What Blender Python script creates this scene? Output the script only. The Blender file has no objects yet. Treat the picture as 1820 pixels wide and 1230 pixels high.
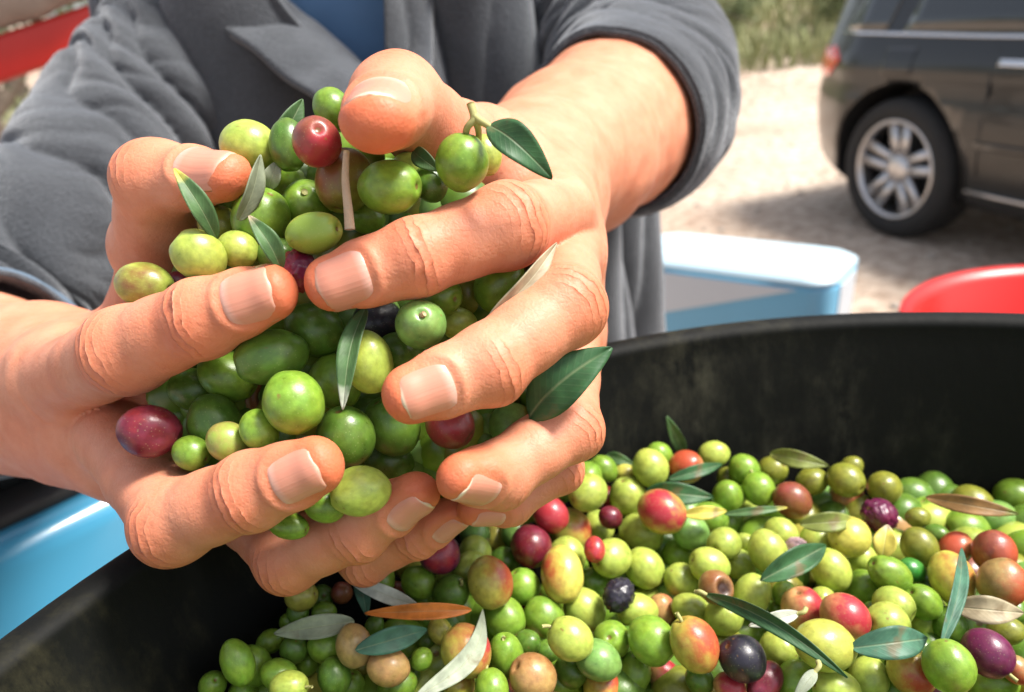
import bpy, bmesh, math, random
import numpy as np
from mathutils import Vector, Matrix

random.seed(7)
RNG = np.random.default_rng(11)
scene = bpy.context.scene
col = scene.collection

# ---------------------------------------------------------------- camera
CAM_H = 1.20                      # metres above the ground
FPX, CX, CY = 1314.0, 910.0, 615.0
PITCH, ROLL = math.radians(24.0), math.radians(6.0)
_c, _s, _cp, _sp = math.cos(ROLL), math.sin(ROLL), math.cos(PITCH), math.sin(PITCH)

def rot_world(v):
    """camera frame (x right, y down, z forward) -> world axes"""
    v = np.asarray(v, float)
    X, Y, Z = v[..., 0], v[..., 1], v[..., 2]
    xr = X * _c - Y * _s
    yr = X * _s + Y * _c
    return np.stack([xr, Z * _cp - yr * _sp, -(yr * _cp + Z * _sp)], -1)

def to_world(v_mm):
    return rot_world(v_mm) * 0.001 + np.array([0, 0, CAM_H])

def P(px, py, z):
    """a sight line and a distance -> millimetres in the camera frame"""
    return np.array([(px - CX) * z / FPX, (py - CY) * z / FPX, z], float)

cam_data = bpy.data.cameras.new("camera")
cam = bpy.data.objects.new("camera", cam_data)
col.objects.link(cam)
ax, ay, az = rot_world((1, 0, 0)), rot_world((0, -1, 0)), rot_world((0, 0, -1))
cam.matrix_world = Matrix(((ax[0], ay[0], az[0], 0), (ax[1], ay[1], az[1], 0),
                           (ax[2], ay[2], az[2], CAM_H), (0, 0, 0, 1)))
cam_data.sensor_width = 36.0
cam_data.lens = 36.0 * FPX / 1820.0
cam_data.clip_start = 0.01
cam_data.clip_end = 2000
cam_data.dof.use_dof = True
cam_data.dof.focus_distance = 0.188
cam_data.dof.aperture_fstop = 12.5
scene.camera = cam

# ---------------------------------------------------------------- sky, sun, exposure
SUN_DIR = Vector((0.52, -0.06, 0.86)).normalized()
world = bpy.data.worlds.new("World")
scene.world = world
world.use_nodes = True
wn = world.node_tree.nodes
sky = wn.new("ShaderNodeTexSky")
sky.sky_type = 'NISHITA'
sky.sun_disc = False
sky.sun_elevation = math.asin(SUN_DIR.z)
sky.sun_rotation = math.atan2(SUN_DIR.x, SUN_DIR.y)
sky.dust_density = 3.0
hsv = wn.new("ShaderNodeHueSaturation")          # thin white haze over the blue
hsv.inputs["Saturation"].default_value = 0.45
world.node_tree.links.new(sky.outputs[0], hsv.inputs["Color"])
world.node_tree.links.new(hsv.outputs[0], wn["Background"].inputs[0])
wn["Background"].inputs[1].default_value = 0.12
sun_data = bpy.data.lights.new("sun", 'SUN')
sun_data.energy = 4.2
sun_data.angle = math.radians(14)
sun_data.color = (1.0, 0.95, 0.88)
sun = bpy.data.objects.new("sun", sun_data)
col.objects.link(sun)
sun.rotation_euler = SUN_DIR.to_track_quat('Z', 'Y').to_euler()
scene.view_settings.view_transform = 'Standard'
scene.view_settings.look = 'None'
scene.view_settings.exposure = 1.0
scene.view_settings.gamma = 1.0
scene.view_settings.use_curve_mapping = False

# ---------------------------------------------------------------- helpers
def link(o, parent=None):
    col.objects.link(o)
    if parent is not None:
        o.parent = parent
    return o

def tag(o, label=None, cat=None, group=None, kind=None):
    if label: o["label"] = label
    if cat: o["category"] = cat
    if group: o["group"] = group
    if kind: o["kind"] = kind
    return o

def mesh_np(name, verts, faces, mat=None, smooth=True):
    me = bpy.data.meshes.new(name)
    verts = np.asarray(verts, float)
    if isinstance(faces, np.ndarray):
        n, k = faces.shape
        me.vertices.add(len(verts))
        me.vertices.foreach_set("co", verts.ravel())
        me.loops.add(n * k)
        me.loops.foreach_set("vertex_index", faces.ravel().astype(np.int32))
        me.polygons.add(n)
        me.polygons.foreach_set("loop_start", np.arange(0, n * k, k, dtype=np.int32))
        me.update(calc_edges=True)
    else:
        me.from_pydata([tuple(v) for v in verts], [], faces)
    if smooth:
        me.polygons.foreach_set("use_smooth", np.ones(len(me.polygons), bool))
    if mat: me.materials.append(mat)
    me.update()
    return me

def obj_np(name, verts, faces, mat=None, parent=None, origin=None, smooth=True):
    verts = np.asarray(verts, float)
    if origin is None:
        lo, hi = verts.min(0), verts.max(0)
        origin = np.array([(lo[0] + hi[0]) / 2, (lo[1] + hi[1]) / 2, lo[2]])
    origin = np.asarray(origin, float)
    o = bpy.data.objects.new(name, mesh_np(name, verts - origin, faces, mat, smooth))
    link(o)
    if parent is not None:
        o.parent = parent
        o.location = Vector(origin) - wloc(parent)
    else:
        o.location = origin
    return o

def wloc(o):
    v = o.location.copy()
    while o.parent:
        o = o.parent
        v += o.location
    return v

def grid_faces(nu, nv, wrap_v=False):
    """quads for an nu x nv vertex grid (index = i*nv+j)"""
    i, j = np.meshgrid(np.arange(nu - 1), np.arange(nv if wrap_v else nv - 1), indexing='ij')
    j2 = (j + 1) % nv
    return np.stack([i * nv + j, (i + 1) * nv + j, (i + 1) * nv + j2, i * nv + j2], -1).reshape(-1, 4)

def add_attr(me, name, data, kind='FLOAT'):
    a = me.attributes.new(name, kind, 'POINT')
    if kind == 'FLOAT':
        a.data.foreach_set("value", np.asarray(data, np.float32).ravel())
    else:
        d = np.asarray(data, np.float32)
        if d.shape[1] == 3:
            d = np.concatenate([d, np.ones((len(d), 1), np.float32)], 1)
        a.data.foreach_set("color", d.ravel())

def vnoise(p, seed=0):
    """cheap smooth value noise, p (...,3)"""
    p = np.asarray(p, float)
    i = np.floor(p).astype(np.int64)
    f = p - i
    f = f * f * (3 - 2 * f)
    def hsh(a, b, c):
        n = (a * 73856093) ^ (b * 19349663) ^ (c * 83492791) ^ (seed * 2654435)
        n = (n ^ (n >> 13)) * 1274126177
        return ((n ^ (n >> 16)) & 0xffff) / 65535.0
    r = 0
    for dx in (0, 1):
        wx = f[..., 0] if dx else 1 - f[..., 0]
        for dy in (0, 1):
            wy = f[..., 1] if dy else 1 - f[..., 1]
            for dz in (0, 1):
                wz = f[..., 2] if dz else 1 - f[..., 2]
                r = r + wx * wy * wz * hsh(i[..., 0] + dx, i[..., 1] + dy, i[..., 2] + dz)
    return r

# ---- materials
def new_mat(name):
    m = bpy.data.materials.new(name)
    m.use_nodes = True
    return m, m.node_tree.nodes, m.node_tree.links, m.node_tree.nodes["Principled BSDF"]

def simple_mat(name, c, rough=0.5, metal=0.0, var=0.15, scale=30.0, bump=0.0, coat=0.0, bscale=None):
    m, n, l, b = new_mat(name)
    tc = n.new("ShaderNodeTexCoord")
    no = n.new("ShaderNodeTexNoise"); no.inputs["Scale"].default_value = scale; no.inputs["Detail"].default_value = 6
    l.new(tc.outputs["Object"], no.inputs["Vector"])
    mix = n.new("ShaderNodeMix"); mix.data_type = 'RGBA'
    mix.inputs["A"].default_value = (*[x * (1 - var) for x in c], 1)
    mix.inputs["B"].default_value = (*[min(1, x * (1 + var)) for x in c], 1)
    l.new(no.outputs["Fac"], mix.inputs["Factor"])
    l.new(mix.outputs["Result"], b.inputs["Base Color"])
    b.inputs["Roughness"].default_value = rough
    b.inputs["Metallic"].default_value = metal
    b.inputs["Coat Weight"].default_value = coat
    b.inputs["Coat Roughness"].default_value = 0.05
    if bump:
        n2 = n.new("ShaderNodeTexNoise"); n2.inputs["Scale"].default_value = bscale or scale * 6; n2.inputs["Detail"].default_value = 5
        l.new(tc.outputs["Object"], n2.inputs["Vector"])
        bp = n.new("ShaderNodeBump"); bp.inputs["Strength"].default_value = bump; bp.inputs["Distance"].default_value = 0.001
        l.new(n2.outputs["Fac"], bp.inputs["Height"]); l.new(bp.outputs[0], b.inputs["Normal"])
    return m

def box_vf(x0, x1, y0, y1, z0, z1):
    v = [(x, y, z) for x in (x0, x1) for y in (y0, y1) for z in (z0, z1)]
    f = [(0, 1, 3, 2), (4, 6, 7, 5), (0, 4, 5, 1), (2, 3, 7, 6), (0, 2, 6, 4), (1, 5, 7, 3)]
    return v, f

def bevel_box(name, dims, mat, parent=None, loc=(0, 0, 0), rot=(0, 0, 0), bev=0.01, seg=3):
    bm = bmesh.new()
    bmesh.ops.create_cube(bm, size=1)
    bmesh.ops.scale(bm, vec=dims, verts=bm.verts)
    bmesh.ops.bevel(bm, geom=bm.edges[:], offset=bev, segments=seg, affect='EDGES', profile=0.5)
    me = bpy.data.meshes.new(name); bm.to_mesh(me); bm.free()
    me.polygons.foreach_set("use_smooth", np.ones(len(me.polygons), bool))
    me.materials.append(mat)
    o = bpy.data.objects.new(name, me); link(o, parent)
    o.location = loc; o.rotation_euler = rot
    return o

def tube_vf(pts, radii, n=10, cap=True):
    pts = np.asarray(pts, float); radii = np.asarray(radii, float)
    T = np.gradient(pts, axis=0); T /= np.linalg.norm(T, axis=1)[:, None] + 1e-12
    up = np.array([0.3, 0.2, 1.0])
    if abs(T[0] @ up) > 0.95 * np.linalg.norm(up): up = np.array([1.0, 0.1, 0])
    V = []
    N = np.cross(T[0], up); N /= np.linalg.norm(N)
    for i in range(len(pts)):
        N = N - T[i] * (N @ T[i]); N /= np.linalg.norm(N)
        B = np.cross(T[i], N)
        a = np.linspace(0, 2 * np.pi, n, endpoint=False)
        V.append(pts[i] + radii[i] * (np.cos(a)[:, None] * N + np.sin(a)[:, None] * B))
    V = np.concatenate(V)
    F = [tuple(f) for f in grid_faces(len(pts), n, True)]
    if cap:
        F.append(tuple(range(n - 1, -1, -1)))
        F.append(tuple(range((len(pts) - 1) * n, len(pts) * n)))
    return V, F

def catmull(pts, m):
    pts = np.asarray(pts, float)
    q = np.vstack([2 * pts[0] - pts[1], pts, 2 * pts[-1] - pts[-2]])
    out = []
    for i in range(1, len(q) - 2):
        t = np.linspace(0, 1, m, endpoint=False)[:, None]
        a, b, c, d = q[i - 1], q[i], q[i + 1], q[i + 2]
        out.append(0.5 * (2 * b + (c - a) * t + (2 * a - 5 * b + 4 * c - d) * t ** 2 + (3 * b - a - 3 * c + d) * t ** 3))
    out.append(q[-2][None])
    return np.concatenate(out)
# ================================================================ ground
def ground_h(x, y):
    b = np.clip((y - 8.0 + 0.15 * x) / 2.2, 0, 1)
    b = b * b * (3 - 2 * b)
    h = 0.42 * b + 0.10 * np.clip(y - 10, 0, 40) * b
    h = h + 0.02 * (vnoise(np.stack([x * 0.8, y * 0.8, 0 * x], -1), 3) - 0.5) * np.clip((y - 1.5) / 2, 0, 1) * np.clip(y / 8, 0, 1)
    return np.minimum(h, 3.2)

def graded(lo, hi, near, far):
    a = [0.0]
    while a[-1] < hi: a.append(a[-1] + max(near, a[-1] * far))
    b = [0.0]
    while b[-1] > lo: b.append(b[-1] - max(near, -b[-1] * far))
    return np.array(sorted(set(a + b)))
gx, gy = graded(-400, 400, 0.25, 0.06), graded(-200, 600, 0.25, 0.06)
GX, GY = np.meshgrid(gx, gy, indexing='ij')
gv = np.stack([GX, GY, ground_h(GX, GY)], -1).reshape(-1, 3)
m, n, l, b = new_mat("dry_dirt")
tc = n.new("ShaderNodeTexCoord")
n1 = n.new("ShaderNodeTexNoise"); n1.inputs["Scale"].default_value = 0.7; n1.inputs["Detail"].default_value = 8
n2 = n.new("ShaderNodeTexNoise"); n2.inputs["Scale"].default_value = 14; n2.inputs["Detail"].default_value = 8
n3 = n.new("ShaderNodeTexVoronoi"); n3.inputs["Scale"].default_value = 26
for q in (n1, n2, n3): l.new(tc.outputs["Object"], q.inputs["Vector"])
r1 = n.new("ShaderNodeValToRGB")
r1.color_ramp.elements[0].position = 0.35; r1.color_ramp.elements[0].color = (0.37, 0.27, 0.20, 1)
r1.color_ramp.elements[1].position = 0.62; r1.color_ramp.elements[1].color = (0.54, 0.445, 0.36, 1)
l.new(n1.outputs["Fac"], r1.inputs[0])
r2 = n.new("ShaderNodeValToRGB")
r2.color_ramp.elements[0].position = 0.38; r2.color_ramp.elements[0].color = (0.58, 0.52, 0.48, 1)
r2.color_ramp.elements[1].position = 0.6; r2.color_ramp.elements[1].color = (1, 1, 1, 1)
l.new(n2.outputs["Fac"], r2.inputs[0])
mx = n.new("ShaderNodeMix"); mx.data_type = 'RGBA'; mx.blend_type = 'MULTIPLY'; mx.inputs["Factor"].default_value = 0.8
l.new(r1.outputs[0], mx.inputs["A"]); l.new(r2.outputs[0], mx.inputs["B"])
l.new(mx.outputs["Result"], b.inputs["Base Color"]); b.inputs["Roughness"].default_value = 0.95
bp = n.new("ShaderNodeBump"); bp.inputs["Strength"].default_value = 0.6; bp.inputs["Distance"].default_value = 0.02
l.new(n3.outputs["Distance"], bp.inputs["Height"]); l.new(bp.outputs[0], b.inputs["Normal"])
DIRT = m
tag(obj_np("ground", gv, grid_faces(len(gx), len(gy)), DIRT, origin=(0, 0, 0)), kind="structure")

# fallen twigs and stones on the dirt
bm_v, bm_f = [], []
ico = bmesh.new(); bmesh.ops.create_icosphere(ico, subdivisions=1, radius=1)
iv = np.array([v.co[:] for v in ico.verts]); jf = np.array([[v.index for v in f.verts] for f in ico.faces]); ico.free()
cnt = 0
for k in range(260):
    x = RNG.uniform(0.3, 5.5); y = RNG.uniform(1.4, 8.5)
    r = RNG.uniform(0.006, 0.026)
    vv = iv * r * np.array([RNG.uniform(.7, 1.4), RNG.uniform(.7, 1.4), RNG.uniform(.4, .8)]) * (0.8 + 0.4 * RNG.random((len(iv), 1)))
    vv = vv + np.array([x, y, float(ground_h(np.array(x), np.array(y))) + r * 0.2])
    bm_v.append(vv); bm_f.append(jf + cnt); cnt += len(iv)
GRAVEL = simple_mat("gravel", (0.36, 0.31, 0.26), 0.9, var=0.5, scale=6)
tag(obj_np("gravel", np.concatenate(bm_v), np.concatenate(bm_f), GRAVEL, origin=(0, 0, 0), smooth=False),
    "loose pale gravel scattered over the dirt track", "gravel", kind="stuff")

# ================================================================ grass on the bank
def leaf_mat(name, c1, c2, rough=0.6):
    m, n, l, b = new_mat(name)
    g = n.new("ShaderNodeNewGeometry")
    r = n.new("ShaderNodeValToRGB")
    r.color_ramp.elements[0].color = (*c1, 1); r.color_ramp.elements[1].color = (*c2, 1)
    l.new(g.outputs["Random Per Island"], r.inputs[0]); l.new(r.outputs[0], b.inputs["Base Color"])
    b.inputs["Roughness"].default_value = rough
    b.inputs["Subsurface Weight"].default_value = 0.0
    return m
N = 26000
x = RNG.uniform(-7, 14, N); y = 9.3 + RNG.random(N) ** 1.4 * 9 - 0.15 * x * 0.6
hgt = RNG.uniform(0.12, 0.42, N) * (0.6 + 0.8 * vnoise(np.stack([x, y, 0 * x], -1), 5))
ang = RNG.uniform(0, 2 * np.pi, N); lean = RNG.uniform(0, 0.6, N) * hgt
z = ground_h(x, y)
wx, wy = np.cos(ang), np.sin(ang)
w = RNG.uniform(0.008, 0.022, N)
A = np.stack([x - wx * w, y - wy * w, z], -1); B = np.stack([x + wx * w, y + wy * w, z], -1)
Cc = np.stack([x - wy * lean * .5 + wx * w * .6, y + wx * lean * .5 + wy * w * .6, z + hgt * .6], -1)
D = np.stack([x - wy * lean, y + wx * lean, z + hgt], -1)
gvv = np.stack([A, B, Cc, D], 1).reshape(-1, 3)
gff = np.arange(4 * N).reshape(N, 4)
GRASS = leaf_mat("dry_grass", (0.16, 0.19, 0.07), (0.36, 0.36, 0.18))
tag(obj_np("grass", gvv, gff, GRASS, origin=(0, 0, 0), smooth=False), "pale green and straw coloured grass on the bank", "grass", kind="stuff")

# ================================================================ shrubs and trees behind
BARK = simple_mat("bark", (0.13, 0.10, 0.075), 0.9, var=0.4, scale=20, bump=0.6)
def foliage(center, radii, nclump, per, leaf, mat, name, parent, seed):
    rg = np.random.default_rng(seed)
    vs = []
    for k in range(nclump):
        d = rg.normal(size=3); d /= np.linalg.norm(d)
        cpos = np.array(center) + d * np.array(radii) * rg.uniform(0.25, 1.0) ** 0.6
        cr = rg.uniform(0.10, 0.24) * max(radii)
        p = cpos + rg.normal(size=(per, 3)) * cr * 0.55
        a = rg.normal(size=(per, 3)); a /= np.linalg.norm(a, axis=1)[:, None]
        bq = np.cross(a, rg.normal(size=(per, 3))); bq /= np.linalg.norm(bq, axis=1)[:, None]
        L = leaf * rg.uniform(0.6, 1.3, (per, 1))
        vs.append(np.stack([p - a * L, p + bq * L * .28, p + a * L, p - bq * L * .28], 1))
    V = np.concatenate(vs).reshape(-1, 3)
    return obj_np(name, V, np.arange(len(V)).reshape(-1, 4), mat, parent, smooth=False)

def tree(name, label, x, y, trunk_h, crown_r, crown_z, mat, seed, cat, group, nclump=60, per=90, leaf=0.05, trunk_r=0.10):
    z0 = float(ground_h(np.array(float(x)), np.array(float(y))))
    root = bpy.data.objects.new(name, None); link(root); root.location = (x, y, z0 - 0.02)
    tag(root, label, cat, group)
    rg = np.random.default_rng(seed)
    V, F, off = [], [], 0
    base = np.array([x, y, z0 - 0.02])
    top = base + np.array([rg.uniform(-.2, .2), rg.uniform(-.2, .2), trunk_h])
    path = catmull([base, base * .5 + top * .5 + rg.normal(size=3) * 0.06, top], 6)
    v, f = tube_vf(path, np.linspace(trunk_r, trunk_r * .6, len(path)), 10); V.append(v); F += f; off = len(v)
    for k in range(6):
        e = np.array([x, y, z0 + crown_z]) + rg.normal(size=3) * np.array(crown_r) * 0.45
        path = catmull([top - np.array([0, 0, .1]), (top + e) / 2 + rg.normal(size=3) * .12, e], 5)
        v, f = tube_vf(path, np.linspace(trunk_r * .5, trunk_r * .08, len(path)), 7)
        F += [tuple(i + off for i in q) for q in f]; V.append(v); off += len(v)
    obj_np("trunk", np.concatenate(V), F, BARK, root)
    foliage((x, y, z0 + crown_z), crown_r, nclump, per, leaf, mat, "crown", root, seed + 100)
    return root
OLIVE_LEAF = leaf_mat("olive_tree_leaf", (0.07, 0.10, 0.045), (0.20, 0.24, 0.13))
BUSH_LEAF = leaf_mat("bush_leaf", (0.09, 0.13, 0.05), (0.26, 0.30, 0.14))
tree("shrub", "pale green shrub on the grassy bank, left of the dark car", 3.2, 11.6, 0.5, (1.1, .8, .7), .8, BUSH_LEAF, 1, "shrub", None, 60, 110, .05, .05)
tree("shrub", "low grey-green shrub on the bank behind the rear window of the car", 5.6, 11.0, 0.5, (1.2, .8, .7), .8, BUSH_LEAF, 2, "shrub", None, 60, 110, .05, .05)
tree("shrub", "bushy shrub on the bank behind the doors of the dark car", 8.2, 10.5, 0.5, (1.3, .8, .8), .9, BUSH_LEAF, 3, "shrub", None, 60, 110, .05, .05)
tree("olive_tree", "olive tree with a thin crown behind the red rail at left", -3.6, 5.4, 1.0, (1.3, 1.1, .9), 1.7, OLIVE_LEAF, 4, "tree", None, 46, 80, .045, .13)
tree("olive_tree", "olive tree far back on the bank, above the dark car", 4.2, 16, 1.6, (2.0, 1.6, 1.3), 2.7, OLIVE_LEAF, 5, "tree", None, 80, 110, .07, .16)
tree("olive_tree", "olive tree on the bank hidden behind the person's shoulder", -0.6, 14, 1.6, (2.0, 1.6, 1.3), 2.7, OLIVE_LEAF, 6, "tree", None, 80, 110, .07, .16)
tree("olive_tree", "olive tree far back at left behind the person's arm", -7.0, 12, 1.6, (2.2, 1.7, 1.4), 2.6, OLIVE_LEAF, 7, "tree", None, 90, 110, .07, .18)
# ================================================================ black tub
TUB_C = np.array([0.101, 0.025]); TUB_R = 0.257; RIM_Z = CAM_H - 0.127; TUB_H = 0.40
m, n, l, b = new_mat("black_plastic_scuffed")
tc = n.new("ShaderNodeTexCoord")
mp = n.new("ShaderNodeMapping"); mp.inputs["Scale"].default_value = (1, 1, 0.45); l.new(tc.outputs["Object"], mp.inputs[0])
na = n.new("ShaderNodeTexNoise"); na.inputs["Scale"].default_value = 16; na.inputs["Detail"].default_value = 10; na.inputs["Roughness"].default_value = 0.7
nb = n.new("ShaderNodeTexNoise"); nb.inputs["Scale"].default_value = 120; nb.inputs["Detail"].default_value = 6; nb.inputs["Roughness"].default_value = 0.75
nc = n.new("ShaderNodeTexNoise"); nc.inputs["Scale"].default_value = 5
for q in (na, nb, nc): l.new(mp.outputs[0], q.inputs["Vector"])
ra = n.new("ShaderNodeValToRGB"); ra.color_ramp.elements[0].position = 0.47; ra.color_ramp.elements[1].position = 0.72
l.new(na.outputs["Fac"], ra.inputs[0])
rb = n.new("ShaderNodeValToRGB"); rb.color_ramp.elements[0].position = 0.40; rb.color_ramp.elements[1].position = 0.68
l.new(nb.outputs["Fac"], rb.inputs[0])
mm = n.new("ShaderNodeMath"); mm.operation = 'MULTIPLY'; l.new(ra.outputs[0], mm.inputs[0]); l.new(rb.outputs[0], mm.inputs[1])
dust = n.new("ShaderNodeMix"); dust.data_type = 'RGBA'
dust.inputs["A"].default_value = (0.060, 0.050, 0.012, 1); dust.inputs["B"].default_value = (0.045, 0.048, 0.045, 1)
l.new(nc.outputs["Fac"], dust.inputs["Factor"])
mx = n.new("ShaderNodeMix"); mx.data_type = 'RGBA'
mx.inputs["A"].default_value = (0.0035, 0.004, 0.0035, 1)
l.new(mm.outputs[0], mx.inputs["Factor"]); l.new(dust.outputs["Result"], mx.inputs["B"])
l.new(mx.outputs["Result"], b.inputs["Base Color"])
rr = n.new("ShaderNodeMapRange"); rr.inputs["To Min"].default_value = 0.55; rr.inputs["To Max"].default_value = 0.75
l.new(nb.outputs["Fac"], rr.inputs["Value"]); l.new(rr.outputs[0], b.inputs["Roughness"])
bp = n.new("ShaderNodeBump"); bp.inputs["Strength"].default_value = 0.25; bp.inputs["Distance"].default_value = 0.001
l.new(nb.outputs["Fac"], bp.inputs["Height"]); l.new(bp.outputs[0], b.inputs["Normal"])
b.inputs['Specular IOR Level'].default_value = 0.14
TUBMAT = m

def lathe(profile, nseg, center):
    pr = np.asarray(profile, float)
    a = np.linspace(0, 2 * np.pi, nseg, endpoint=False)
    V = np.stack([pr[:, 0, None] * np.cos(a) + center[0], pr[:, 0, None] * np.sin(a) + center[1],
                  np.repeat(pr[:, 1, None], nseg, 1) + center[2]], -1).reshape(-1, 3)
    return V, grid_faces(len(pr), nseg, True)

R = TUB_R
prof = [(0.001, 0.010), (R - .075, 0.010), (R - .062, 0.016), (R - .055, 0.03), (R - .03, 0.2), (R - .0075, TUB_H - 0.012),
        (R - .0052, TUB_H - 0.004)]
prof += [(R + 0.0005 + .0058 * math.cos(t), TUB_H - 0.0035 + .0042 * math.sin(t)) for t in np.linspace(math.pi * .95, -.3, 12)]
prof += [(R + .0055, TUB_H - 0.018), (R + .001, TUB_H - .020), (R - .022, 0.2), (R - .05, 0.012), (R - .056, 0.0), (0.001, 0.0)]
v, f = lathe(prof, 160, (0, 0, 0))
TUB_BASE = RIM_Z - TUB_H
tub = obj_np("tub", v + np.array([TUB_C[0], TUB_C[1], TUB_BASE]), f, TUBMAT, origin=(TUB_C[0], TUB_C[1], TUB_BASE))
tag(tub, "large round black plastic tub with scuffed walls, half full of olives", "tub")

# a plank table carries the tub
WOOD = simple_mat("weathered_wood", (0.30, 0.22, 0.14), 0.8, var=0.35, scale=9, bump=0.4)
table = bpy.data.objects.new("plank_table", None); link(table); table.location = (TUB_C[0], TUB_C[1], 0)
tag(table, "weathered plank table carrying the black tub", "table")
th = TUB_BASE
for k in range(5):
    bevel_box("plank", (0.7, 0.135, 0.03), WOOD, table, (0, (k - 2) * 0.142, th - 0.0152), bev=0.004)
for sx in (-1, 1):
    bevel_box("rail", (0.05, 0.60, 0.07), WOOD, table, (sx * .29, 0, th - 0.066), bev=0.004)
    for sy in (-1, 1):
        bevel_box("leg", (0.06, 0.06, th - 0.031), WOOD, table, (sx * .235, sy * .26, (th - 0.031) / 2), bev=0.005)
# ================================================================ the person: arms and hands as one distance field (mm, camera frame)
def d_rcone(p, a, b, r1, r2):
    ba = b - a; l2 = ba @ ba; rr = r1 - r2; a2 = l2 - rr * rr; il2 = 1.0 / l2
    pa = p - a; y = pa @ ba; z = y - l2
    q = pa * l2 - y[:, None] * ba
    x2 = (q * q).sum(1); y2 = y * y * l2; z2 = z * z * l2
    k = np.sign(rr) * rr * rr * x2
    out = (np.sqrt(x2 * a2 * il2) + y * rr) * il2 - r1
    c1 = np.sign(z) * a2 * z2 > k
    c2 = (~c1) & (np.sign(y) * a2 * y2 < k)
    out[c1] = np.sqrt(x2[c1] + z2[c1]) * il2 - r2
    out[c2] = np.sqrt(x2[c2] + y2[c2]) * il2 - r1
    return out

def smin(a, b, k):
    h = np.maximum(k - np.abs(a - b), 0) / k
    return np.minimum(a, b) - h * h * k * 0.25

def unit(v):
    v = np.asarray(v, float); return v / np.linalg.norm(v)

class Finger:
    def __init__(s, name, joints, nail_dir, nail_w, nail_l, flat=0.90, kind='finger'):
        # joints: list of (px,py,z,r): MCP, PIP, DIP, TIP
        s.name = name; s.kind = kind
        s.J = [P(*j[:3]) for j in joints]; s.R = [j[3] for j in joints]
        s.nail_w, s.nail_l, s.flat = nail_w, nail_l, flat
        a, t = s.J[-2], s.J[-1]
        s.ax = unit(t - a)
        nd = np.array(nail_dir, float); s.n = unit(nd - s.ax * (nd @ s.ax)); s.side = np.cross(s.ax, s.n)
        # segments
        seg = []
        for i in range(len(s.J) - 1):
            A, B, ra, rb = s.J[i], s.J[i + 1], s.R[i], s.R[i + 1]
            last = i == len(s.J) - 2
            if last:
                M = A + (B - A) * 0.55; rm = rb + (ra - rb) * 0.30 + 0.15
                seg.append((A, M, ra, rm)); seg.append((M, B, rm, rb))
            else:
                M = A + (B - A) * 0.5; rm = (ra + rb) / 2 * 0.915
                seg.append((A, M, ra, rm)); seg.append((M, B, rm, rb))
        s.seg = seg
        allp = np.array(s.J); mr = max(s.R)
        s.lo, s.hi = allp.min(0) - mr - 9, allp.max(0) + mr + 9
    def dist(s, p):
        d = None
        ns = len(s.seg)
        for i, (a, b, ra, rb) in enumerate(s.seg):
            q = p
            if i >= ns - 2:   # flattened finger end
                q = p + s.n * (((p - s.J[-1]) @ s.n)[:, None] * (1 / s.flat - 1))
            e = d_rcone(q, a, b, ra, rb)
            d = e if d is None else smin(d, e, 3.0)
        return d

class Arm:
    def __init__(s, palm, fingers, kp=11.0):
        s.palm = [(P(*a[:3]), P(*b[:3]), a[3], b[3]) for a, b in palm]; s.fingers = fingers; s.kp = kp
        pts = np.array([q for a, b, _, _ in s.palm for q in (a, b)]); mr = max(max(x[2], x[3]) for x in s.palm)
        s.lo = np.min([pts.min(0) - mr - 10] + [f.lo for f in fingers], 0)
        s.hi = np.max([pts.max(0) + mr + 10] + [f.hi for f in fingers], 0)
    def dist(s, p, ids=False):
        BIG = 60.0
        d = np.full(len(p), BIG)
        for a, b, ra, rb in s.palm:
            mr = max(ra, rb) + 14
            lo, hi = np.minimum(a, b) - mr, np.maximum(a, b) + mr
            m = np.nonzero(((p > lo) & (p < hi)).all(1))[0]
            if len(m): d[m] = smin(d[m], d_rcone(p[m], a, b, ra, rb), s.kp)
        out = d.copy(); fid = np.full(len(p), -1)
        for i, f in enumerate(s.fingers):
            m = np.nonzero(((p > f.lo) & (p < f.hi)).all(1))[0]
            if not len(m): continue
            df = f.dist(p[m])
            e = smin(d[m], df, 7.0)
            better = e < out[m]
            out[m] = np.where(better, e, out[m])
            if ids:
                fid[m] = np.where(better & (df < d[m] + 3), i, fid[m])
        return (out, fid) if ids else out

# ---- the person's left hand (right side of the picture)
L_index = Finger("index", [(992, 378, 224, 11.2), (900, 402, 187, 10.6), (738, 458, 179, 9.3), (594, 503, 175, 6.9)], (0.05, 0.10, -1), 14.0, 13.5)
L_middle = Finger("middle", [(1000, 455, 226, 11.4), (1000, 545, 187, 10.4), (868, 648, 174, 9.2), (733, 700, 166, 6.8)], (0.0, 0.18, -1), 13.5, 13.0)
L_ring = Finger("ring", [(1005, 600, 232, 11.0), (1008, 760, 198, 9.0), (888, 842, 186, 8.4), (822, 848, 174, 6.4)], (0.15, 0.62, -0.8), 12.4, 12.0)
L_little = Finger("little", [(1000, 700, 238, 10.0), (985, 830, 212, 7.6), (905, 885, 206, 6.8), (848, 903, 200, 5.4)], (0.1, 0.8, -0.6), 10.0, 10.0)
L_thumb = Finger("thumb", [(806, 262, 224, 13.0), (706, 182, 189, 12.0), (672, 213, 162, 8.6)], (-0.05, -0.50, -0.86), 16.5, 15.5, flat=0.86, kind='thumb')
L_elbow = (1215, 185, 505, 46)
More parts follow.
